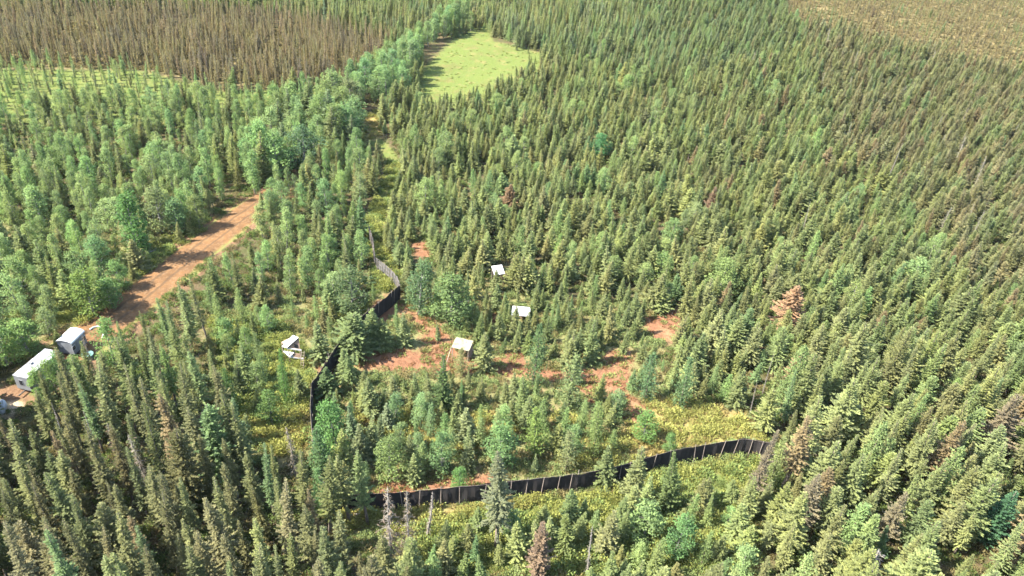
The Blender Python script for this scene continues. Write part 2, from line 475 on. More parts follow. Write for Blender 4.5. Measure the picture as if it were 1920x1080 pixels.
def spruce(seed, h, R, base, power=0.85, whorl=0.2, nb=6, tuft=0.34, ragged=0.25, club=0.0, droop=0.25):
    r = np.random.default_rng(seed)
    pts, rs = bent_trunk(r, h, 0.012 * h + 0.03)
    tr = MB(); tr.tube(pts, rs, 6)
    L = Leaves(seed)
    z = base * h
    ph1, ph2 = r.uniform(0, 6.28, 2)
    side_bias = r.uniform(0, 6.28)
    while z < h * 0.985:
        t = (z - base * h) / (h * (1 - base))
        prof = (1 - t) ** power * (0.72 + 0.28 * min(1, t * 6 + 0.35))
        prof *= 1 + ragged * (0.6 * math.sin(t * 17 + ph1) + 0.4 * math.sin(t * 31 + ph2))
        if club: prof += club * math.exp(-((t - 0.88) / 0.07) ** 2)
        rr = max(0.06, R * prof)
        n = max(3, int(nb * (0.7 + 0.5 * r.random())))
        a0 = r.uniform(0, 6.28)
        for k in range(n):
            a = a0 + 6.283 * k / n + r.normal(0, 0.2)
            bl = rr * r.uniform(0.62, 1.18) * (1 + 0.14 * math.cos(a - side_bias))
            if r.random() < 0.06 * (1 - t): bl *= 1.25
            el = (-droop + 0.75 * t + r.normal(0, 0.12))
            p0 = along(pts, z / h)
            dirh = np.array([math.cos(a), math.sin(a), 0]); sideh = np.array([-math.sin(a), math.cos(a), 0])
            nseg = max(1, int(round(bl / (tuft * 0.62))))
            tone0 = r.uniform(0.15, 0.85)
            for s in range(nseg):
                f = (s + 0.35) / nseg
                lift = math.sin(el) * bl * f + 0.22 * bl * f * f          # tips turn up
                q = p0 + dirh * bl * f * math.cos(el) + np.array([0, 0, lift])
                d0 = dirh * math.cos(el) + np.array([0, 0, math.sin(el) + 0.25 * f])
                up = np.array([0, 0, 1.0]) + r.normal(0, 0.38, 3)
                sz = tuft * r.uniform(0.75, 1.25) * (1.0 - 0.25 * t)
                tn = np.clip(tone0 + r.normal(0, 0.2), 0, 1)
                L.put(q, d0 + r.normal(0, 0.18, 3), up, sz * 1.15, sz * 0.72, tn)
                for sg in (-1, 1):
                    if bl > 0.3 and r.random() < 0.88:
                        L.put(q, d0 * 0.7 + sideh * sg * r.uniform(0.5, 1.0) + r.normal(0, 0.2, 3), up + sideh * sg * r.uniform(-0.2, 0.5), sz * r.uniform(0.7, 1.1), sz * 0.6, np.clip(tn + r.normal(0, 0.15), 0, 1))
        z += whorl * r.uniform(0.75, 1.3) * (1 - 0.35 * t)
    tip = np.array(pts[-1])
    for k in range(5):
        L.put(tip - np.array([0, 0, 0.28]), np.array([r.normal(0, .3), r.normal(0, .3), 1]), r.normal(0, 1, 3), tuft * 1.2, tuft * 0.4, 0.7)
    return L, tr

def larch(seed, h, R, base=0.06):
    r = np.random.default_rng(seed)
    pts, rs = bent_trunk(r, h, 0.01 * h + 0.03)
    tr = MB(); tr.tube(pts, rs, 6)
    L = Leaves(seed); z = base * h
    lob = r.uniform(0, 6.28, 4)
    while z < h * 0.99:
        t = (z - base * h) / (h * (1 - base))
        prof = (max(0.0, 1 - t)) ** 0.62 * (0.6 + 0.4 * min(1, t * 5))
        n = 6
        a0 = r.uniform(0, 6.28)
        for k in range(n):
            a = a0 + 6.283 * k / n + r.normal(0, 0.25)
            bl = R * prof * r.uniform(0.55, 1.15) * (1 + 0.18 * math.sin(2 * a + 9 * t + lob[0]))
            p0 = along(pts, z / h); dirh = np.array([math.cos(a), math.sin(a), 0])
            m_ = max(3, int(bl / 0.17)); tone0 = r.uniform(0.2, 0.8)
            for s in range(m_):
                f = (s + r.random()) / m_
                q = p0 + dirh * bl * f + np.array([0, 0, bl * (0.35 * f - 0.1) + r.normal(0, 0.08)]) + r.normal(0, 0.10, 3)
                for _ in range(2):
                    L.put(q, dirh * 0.4 + np.array([0, 0, 0.35]) + r.normal(0, 0.7, 3), np.array([0, 0, 1]) + r.normal(0, 0.7, 3), r.uniform(0.20, 0.34), r.uniform(0.09, 0.15), np.clip(tone0 + r.normal(0, 0.2), 0, 1))
        z += 0.24 * r.uniform(0.8, 1.2)
    return L, tr

def broadleaf(seed, h, R, base=0.14, column=0.5, leaf=0.26, dens=1.0):
    r = np.random.default_rng(seed)
    tr = MB(); L = Leaves(seed)
    pts, rs = bent_trunk(r, h * 0.9, 0.012 * h + 0.03, 0.03)
    tr.tube(pts, rs, 6)
    ncl = int(70 * dens)
    for i in range(ncl):
        t = (i + r.random()) / ncl
        zc = h * (base + (0.97 - base) * t)
        prof = math.sin(math.pi * (0.12 + 0.86 * t ** (1.0 - 0.3 * column))) ** 0.65
        a = r.uniform(0, 6.28); rr = R * prof * math.sqrt(r.random()) * r.uniform(0.75, 1.08)
        c = along(pts, min(0.98, zc / (h * 0.97))) + np.array([math.cos(a) * rr, math.sin(a) * rr, 0.0])
        c[2] = zc + r.normal(0, 0.15)
        zb = max(0.1, c[2] - rr * 0.9 - 0.2)
        b0 = along(pts, min(0.97, zb / (h * 0.9)))
        if i % 2 == 0: tr.tube([b0, (b0 + c) / 2 + np.array([0, 0, 0.1]), c], [0.035, 0.025, 0.01], 4, cap=False)
        cr = r.uniform(0.42, 0.8) * (h / 9.0) ** 0.5
        tone0 = r.uniform(0.15, 0.85)
        nl = int(34 * (cr / 0.6) ** 2)
        for _ in range(nl):
            v = unit(r.normal(0, 1, 3)) * cr * r.uniform(0.35, 1.0) ** 0.6
            v[2] *= 0.75
            L.put(c + v, unit(v) * 0.6 + r.normal(0, 0.6, 3) + np.array([0, 0, -0.1]), unit(v) + np.array([0, 0, 0.8]) + r.normal(0, 0.45, 3), leaf * r.uniform(0.7, 1.3), leaf * r.uniform(0.5, 0.85), np.clip(tone0 + r.normal(0, 0.2), 0, 1))
    return L, tr

def dead(seed, h, R, needles=0.5):
    r = np.random.default_rng(seed)
    pts, rs = bent_trunk(r, h, 0.011 * h + 0.03)
    tr = MB(); tr.tube(pts, rs, 6); L = Leaves(seed)
    z = 0.12 * h
    while z < h * 0.98:
        t = z / h
        for k in range(5):
            a = r.uniform(0, 6.28); bl = R * (1 - t) ** 0.7 * r.uniform(0.4, 1.15) + 0.1
            p0 = along(pts, t); d = np.array([math.cos(a), math.sin(a), 0])
            p1 = p0 + d * bl * 0.55 + np.array([0, 0, -0.12 * bl]); p2 = p0 + d * bl + np.array([0, 0, -0.38 * bl])
            tr.tube([p0, p1, p2], [0.022, 0.015, 0.006], 3, cap=False)
            for s in range(int(bl / 0.13)):
                if r.random() > needles: continue
                f = r.random(); q = p0 + d * bl * f + np.array([0, 0, -0.3 * bl * f * f])
                L.put(q, d * 0.5 + np.array([0, 0, -0.7]) + r.normal(0, 0.5, 3), r.normal(0, 1, 3), r.uniform(0.2, 0.42), r.uniform(0.05, 0.13), r.uniform(0, 1))
        z += 0.26 * r.uniform(0.7, 1.3)
    return L, tr

def shrub(seed, R, hh, leaf=0.2, n=170):
    r = np.random.default_rng(seed); L = Leaves(seed)
    for _ in range(n):
        a = r.uniform(0, 6.28); q = math.sqrt(r.random()) * R
        z = hh * (1 - (q / R) ** 2) ** 0.5 * r.uniform(0.15, 1.0) + 0.03
        L.put((q * math.cos(a), q * math.sin(a), z), (0.5 * math.cos(a) + r.normal(0, .4), 0.5 * math.sin(a) + r.normal(0, .4), 0.6 + r.normal(0, .3)), np.array([0, 0, 1]) + r.normal(0, .5, 3), leaf * r.uniform(.7, 1.3), leaf * r.uniform(.4, .7), r.random())
    return L

def tuft(seed, R, hh, n=45):
    r = np.random.default_rng(seed); L = Leaves(seed)
    for _ in range(n):
        a = r.uniform(0, 6.28); q = math.sqrt(r.random()) * R
        L.put((q * math.cos(a), q * math.sin(a), 0.0), (0.55 * math.cos(a) + r.normal(0, .35), 0.55 * math.sin(a) + r.normal(0, .35), 0.9), r.normal(0, 1, 3), hh * r.uniform(.6, 1.3), 0.09 * r.uniform(.7, 1.5), r.random())
    return L

KINDS = {}                 # kind -> list of (crown mesh, trunk mesh, joined mesh, design height)
def kind(name, n, fn, h, leafmat, barkmat, seed):
    lst = []
    for i in range(n):
        L, tr = fn(seed + i * 13)
        lst.append((leaf_mesh('crown', L, leafmat), tr.mesh('trunk', barkmat, True), leaf_mesh(name, L, leafmat, tr, barkmat), h))
    KINDS[name] = lst
rr_ = random.Random(5)
kind('cone', 9, lambda s: spruce(s, 6.0, 1.12 + 0.22 * math.sin(s), 0.03, 0.85, 0.16, 7, 0.24, 0.22), 6.0, M_SPRUCE, M_BARK, 100)
kind('dense', 9, lambda s: spruce(s, 8.0, 1.32 + 0.25 * math.sin(s), 0.12 + 0.06 * math.cos(s), 0.78 + 0.12 * math.cos(2 * s), 0.155, 7, 0.21, 0.34, 0.04, 0.28), 8.0, M_SPRUCE, M_BARK, 300)
kind('slender', 8, lambda s: spruce(s, 12.5, 1.25 + 0.25 * math.sin(s), 0.20 + 0.1 * math.cos(s), 0.72 + 0.1 * math.cos(2 * s), 0.17, 6, 0.21, 0.45, 0.06, 0.36), 12.5, M_SPRUCE, M_BARK, 500)
kind('spire', 5, lambda s: spruce(s, 6.0, 0.62 + 0.08 * math.sin(s), 0.05, 0.55, 0.22, 5, 0.32, 0.3, 0.06, 0.25), 6.0, M_SPRUCE, M_BARK, 700)
kind('larch', 6, lambda s: larch(s, 8.0, 1.55 + 0.2 * math.sin(s)), 8.0, M_LARCH, M_BARK, 900)
kind('broad', 8, lambda s: broadleaf(s, 9.0, 1.9 + 0.3 * math.sin(s), 0.12, 0.5), 9.0, M_LEAF, M_PALEBARK, 1100)
kind('column', 4, lambda s: broadleaf(s, 9.0, 1.25 + 0.15 * math.sin(s), 0.10, 0.8, 0.25, 0.85), 9.0, M_LEAF, M_PALEBARK, 1300)
kind('dead', 4, lambda s: dead(s, 9.0, 1.25, 0.55), 9.0, M_SPRUCE, M_DEADWOOD, 1500)
kind('snag', 3, lambda s: dead(s, 9.0, 0.55, 0.06), 9.0, M_SPRUCE, M_DEADWOOD, 1700)
KINDS['browned'] = KINDS['dense']
UNDER = [leaf_mesh('shrub', shrub(2000 + i, 0.75, 0.85), M_LEAF) for i in range(4)] + [leaf_mesh('tuft', tuft(2100 + i, 0.42, 0.42), M_GRASS) for i in range(4)]

# ------------------------------------------------------------------ which trees grow where (outlined in photo pixels, later entries win)
OL, GR, BL, BR, YG, DK, TAN = (0.163, 0.178, 0.075), (0.142, 0.175, 0.071), (0.134, 0.170, 0.085), (0.182, 0.163, 0.086), (0.19, 0.204, 0.078), (0.115, 0.115, 0.054), (0.165, 0.135, 0.07)
PALE = (0.19, 0.21, 0.095)
# name: spacing, height, spread, kinds, tints, girth
Z = {
    'mid':    (1.55, 4.9, 0.33, {'cone': .72, 'dense': .18, 'larch': .06, 'broad': .04}, (OL, YG, GR, YG), 1.2),
    'right':  (1.45, 5.4, 0.32, {'dense': .66, 'cone': .25, 'larch': .04, 'broad': .02, 'slender': .03}, (OL, GR, YG, OL), 1.18),
    'rbrown': (1.5, 5.3, 0.3, {'dense': .80, 'cone': .18, 'dead': .02}, (BR, OL, BR, GR), 1.15),
    'rnear':  (1.9, 8.0, 0.33, {'dense': .78, 'slender': .16, 'larch': .06}, (OL, YG, OL, OL, GR), 1.08),
    'tall':   (1.8, 11.2, 0.22, {'slender': .95, 'dense': .05}, (DK, DK, OL, DK, BR), 1.0),
    'tallg':  (2.2, 11.0, 0.15, {'slender': .85, 'dense': .15}, (GR, BL, OL, GR), 0.95),
    'below':  (1.55, 5.2, 0.3, {'dense': .45, 'cone': .40, 'larch': .08, 'broad': .07}, (OL, YG, GR, YG), 1.15),
    'open':   (1.5, 4.3, 0.32, {'cone': .93, 'larch': .07}, (OL, GR, YG), 0.95),
    'rust':   (4.2, 4.0, 0.25, {'cone': 1.0}, (OL, GR), 1.0),
    'soft':   (1.6, 5.0, 0.3, {'cone': .48, 'larch': .40, 'broad': .12}, (PALE, GR, YG, BL), 1.05),
    'tan':    (6.5, 3.0, 0.4, {'cone': .5, 'larch': .5}, (YG, OL), 1.0),
    'leafy':  (2.6, 9.0, 0.2, {'column': .4, 'broad': .45, 'cone': .15}, (GR, BL, GR, YG), 1.2),
    'mixed':  (2.2, 6.6, 0.22, {'cone': .25, 'dense': .15, 'column': .35, 'broad': .25}, (GR, GR, OL, YG), 0.95),
    'low':    (2.4, 6.0, 0.25, {'broad': .55, 'column': .2, 'cone': .25}, (YG, GR, YG, PALE), 1.1),
    'grassy': (2.2, 4.6, 0.35, {'cone': .6, 'larch': .25, 'broad': .15}, (GR, OL, YG), 1.0),
    'bright': (2.0, 3.7, 0.25, {'spire': .7, 'larch': .2, 'column': .1}, (YG, GR, YG), 1.0),
    'burnt':  (1.2, 5.2, 0.2, {'spire': 1.0}, ((0.12, 0.105, 0.068), TAN, TAN, (0.18, 0.155, 0.07)), 0.8),
    'topgreen': (1.6, 5.6, 0.18, {'spire': .6, 'cone': .4}, (GR, YG, BL), 1.0),
    'row':    (2.4, 8.2, 0.15, {'column': .55, 'broad': .45}, (GR, BL, (0.12, 0.16, 0.07)), 1.1),
    'scrub':  (1.7, 2.7, 0.3, {'spire': 1.0}, (TAN, TAN, (0.2, 0.18, 0.08), GR), 1.2),
    'edge':   (2.3, 2.6, 0.4, {'cone': .7, 'spire': .3}, (GR, YG), 1.0),
    'green': (1.6, 5.0, 0.28, {'cone': .6, 'dense': .3, 'larch': .1}, (GR, BL, OL, GR), 1.2),
    'small': (1.9, 5.0, 0.3, {'cone': .35, 'column': .3, 'spire': .2, 'broad': .15}, (GR, OL, GR, YG), 1.05),
    'none':   (99, 1, 0, {'cone': 1}, (OL,), 1),
}
ZONES = [
    ('right', [(1180, -60), (2000, -60), (2000, 800), (1420, 760), (1330, 620), (1300, 420), (1240, 200)]),
    ('green', [(900, -60), (1490, -60), (1560, 85), (1330, 150), (1100, 130), (940, 80)]),
    ('rbrown', [(1500, 60), (2000, 60), (2000, 560), (1800, 560), (1700, 380), (1560, 300)]),
    ('rnear', [(1400, 800), (1560, 700), (2000, 700), (2000, 1200), (1380, 1200), (1440, 960)]),
    ('topgreen', [(380, -60), (1180, -60), (1200, 60), (1000, 90), (880, 45), (760, 75), (520, 30)]),
    ('burnt', [(-60, 20), (380, 20), (540, 35), (740, 80), (730, 100), (690, 140), (560, 168), (400, 172), (250, 128), (-60, 122)]),
    ('bright', [(-60, 118), (250, 126), (420, 175), (560, 170), (640, 150), (650, 195), (520, 225), (350, 232), (-60, 228)]),
    ('mixed', [(-60, 205), (350, 212), (640, 185), (670, 250), (480, 375), (250, 470), (-60, 400)]),
    ('small', [(-60, 228), (350, 232), (520, 225), (480, 260), (250, 330), (-60, 330)]),
    ('low', [(-60, 390), (250, 440), (240, 540), (180, 610), (100, 650), (-60, 720)]),
    ('leafy', [(470, 385), (450, 330), (540, 235), (640, 180), (690, 215), (700, 262), (580, 330)]),
    ('row', [(672, 205), (655, 172), (725, 140), (785, 90), (855, 35), (882, 45), (795, 112), (758, 180), (715, 212)]),
    ('mixed', [(480, 400), (560, 345), (695, 275), (720, 330), (690, 420), (700, 500), (640, 560), (400, 590), (300, 600), (330, 540), (420, 470)]),
    ('grassy', [(380, 575), (700, 560), (705, 600), (640, 650), (590, 700), (590, 860), (480, 860), (420, 790), (390, 700)]),
    ('tallg', [(190, 620), (300, 590), (390, 610), (400, 720), (460, 830), (300, 850), (100, 800), (80, 740), (190, 690)]),
    ('tall', [(-60, 790), (80, 780), (300, 830), (470, 850), (590, 880), (610, 970), (760, 1010), (800, 1200), (-60, 1200)]),
    ('open', [(600, 950), (590, 740), (650, 650), (760, 560), (800, 500), (1000, 560), (1200, 560), (1240, 640), (1250, 740), (1400, 850), (1150, 910)]),
    ('soft', [(600, 955), (600, 790), (760, 770), (1180, 760), (1180, 880), (1080, 920), (830, 945)]),
    ('tan', TANG[1]),
    ('below', [(620, 960), (940, 945), (1060, 925), (1160, 910), (1290, 870), (1440, 858), (1430, 980), (1400, 1200), (780, 1200), (760, 1010)]),
    ('scrub', TANFAR[0]),
    ('edge', [(880, 90), (1020, 95), (1020, 150), (920, 165), (900, 130)]),
] + [('rust', p) for p in RUST[:5]]

def zone_of(px, py):
    x = np.clip(px, -50, 1970); y = np.clip(py, -50, 1130)
    z = np.full(np.shape(x), 'mid', dtype=object)
    for name, poly in ZONES:
        z[signed_dist(poly, x, y) > 0] = name
    return z

# places that must stay open: pixels that no scattered tree may cover (buildings, fence faces, road)
KEEP = [
    [(25, 655), (86, 648), (118, 655), (62, 712), (60, 745), (28, 740)],             # long trailer
    [(116, 615), (200, 612), (200, 640), (172, 655), (140, 648), (122, 635)],                     # round roofed trailer
    [(525, 622), (575, 622), (580, 675), (530, 678)],                                 # raised hut
    [(962, 574), (992, 574), (992, 586), (962, 586)], [(848, 634), (886, 636), (886, 668), (846, 668)], [(922, 492), (946, 492), (946, 514), (922, 514)],
    [(690, 925), (830, 914), (830, 948), (690, 956)],
    [(1205, 868), (1260, 848), (1330, 830), (1440, 825), (1440, 862), (1330, 866), (1270, 878), (1210, 888)],   # fence, right bend
    [(820, 912), (900, 908), (1000, 898), (1060, 898), (1090, 885), (1150, 870), (1150, 905), (1060, 925), (1000, 932), (900, 946), (830, 950)],
    [(1060, 880), (1130, 872), (1200, 860), (1200, 885), (1060, 925)],
    [(580, 720), (618, 738), (616, 815), (590, 860), (580, 860)], [(598, 700), (635, 644), (645, 660), (622, 715)], [(702, 600), (705, 575), (748, 530), (752, 562)],
    [(700, 478), (748, 515), (748, 540), (705, 510)],
    [(205, 600), (215, 575), (270, 525), (330, 488), (400, 430), (430, 396), (472, 386), (474, 428), (400, 470), (340, 520), (280, 570), (240, 595)],  # road
    [(686, 214), (710, 214), (710, 258), (686, 258)], [(722, 272), (742, 272), (744, 345), (728, 345)],
    [(800, 100), (880, 64), (905, 62), (990, 108), (940, 138), (870, 165), (795, 178), (790, 160)],
    [(660, 664), (800, 664), (850, 676), (850, 692), (690, 698)], [(890, 672), (985, 676), (985, 696), (890, 696)], [(1020, 688), (1050, 688), (1050, 702), (1020, 702)], [(1095, 700), (1120, 700), (1120, 735), (1095, 735)], [(1225, 596), (1268, 600), (1268, 632), (1225, 632)], [(1140, 692), (1178, 692), (1175, 715), (1140, 710)],
    [(755, 572), (780, 590), (812, 608), (812, 640), (790, 640), (765, 600)],
    [(820, 650), (850, 645), (850, 665), (820, 660)], [(776, 455), (800, 452), (800, 480), (778, 480)],
    [(1215, 765), (1300, 770), (1395, 800), (1400, 822), (1300, 825), (1225, 815)],
    [(1230, 892), (1290, 880), (1400, 868), (1400, 882), (1290, 900), (1230, 908)],
    [(455, 795), (575, 785), (580, 835), (500, 835)], [(0, 740), (60, 745), (60, 770), (0, 775)], [(645, 590), (700, 590), (700, 608), (645, 608)],
    [(630, 955), (760, 960), (760, 985), (640, 980)],
]
KEEP_LOW = [[(860, 945), (1000, 935), (1060, 928), (1060, 938), (960, 950), (870, 958)], [(112, 592), (180, 588), (180, 615), (112, 615)], [(270, 465), (330, 450), (330, 475), (270, 500)], [(500, 540), (530, 540), (530, 560), (500, 560)]]

trees = []          # dict(kind, x, y, h, girth, tint, hand)
cell = {}
def near(x, y, r):
    cx, cy = int(x // 4), int(y // 4)
    k = int(r // 4) + 1
    for i in range(cx - k, cx + k + 1):
        for j in range(cy - k, cy + k + 1):
            for (a, b, q) in cell.get((i, j), ()):
                if (a - x) ** 2 + (b - y) ** 2 < max(r, q) ** 2 if q > 50 else (a - x) ** 2 + (b - y) ** 2 < (0.5 * (r + q)) ** 2: return True
    return False
def occupy(x, y, q): cell.setdefault((int(x // 4), int(y // 4)), []).append((x, y, q))

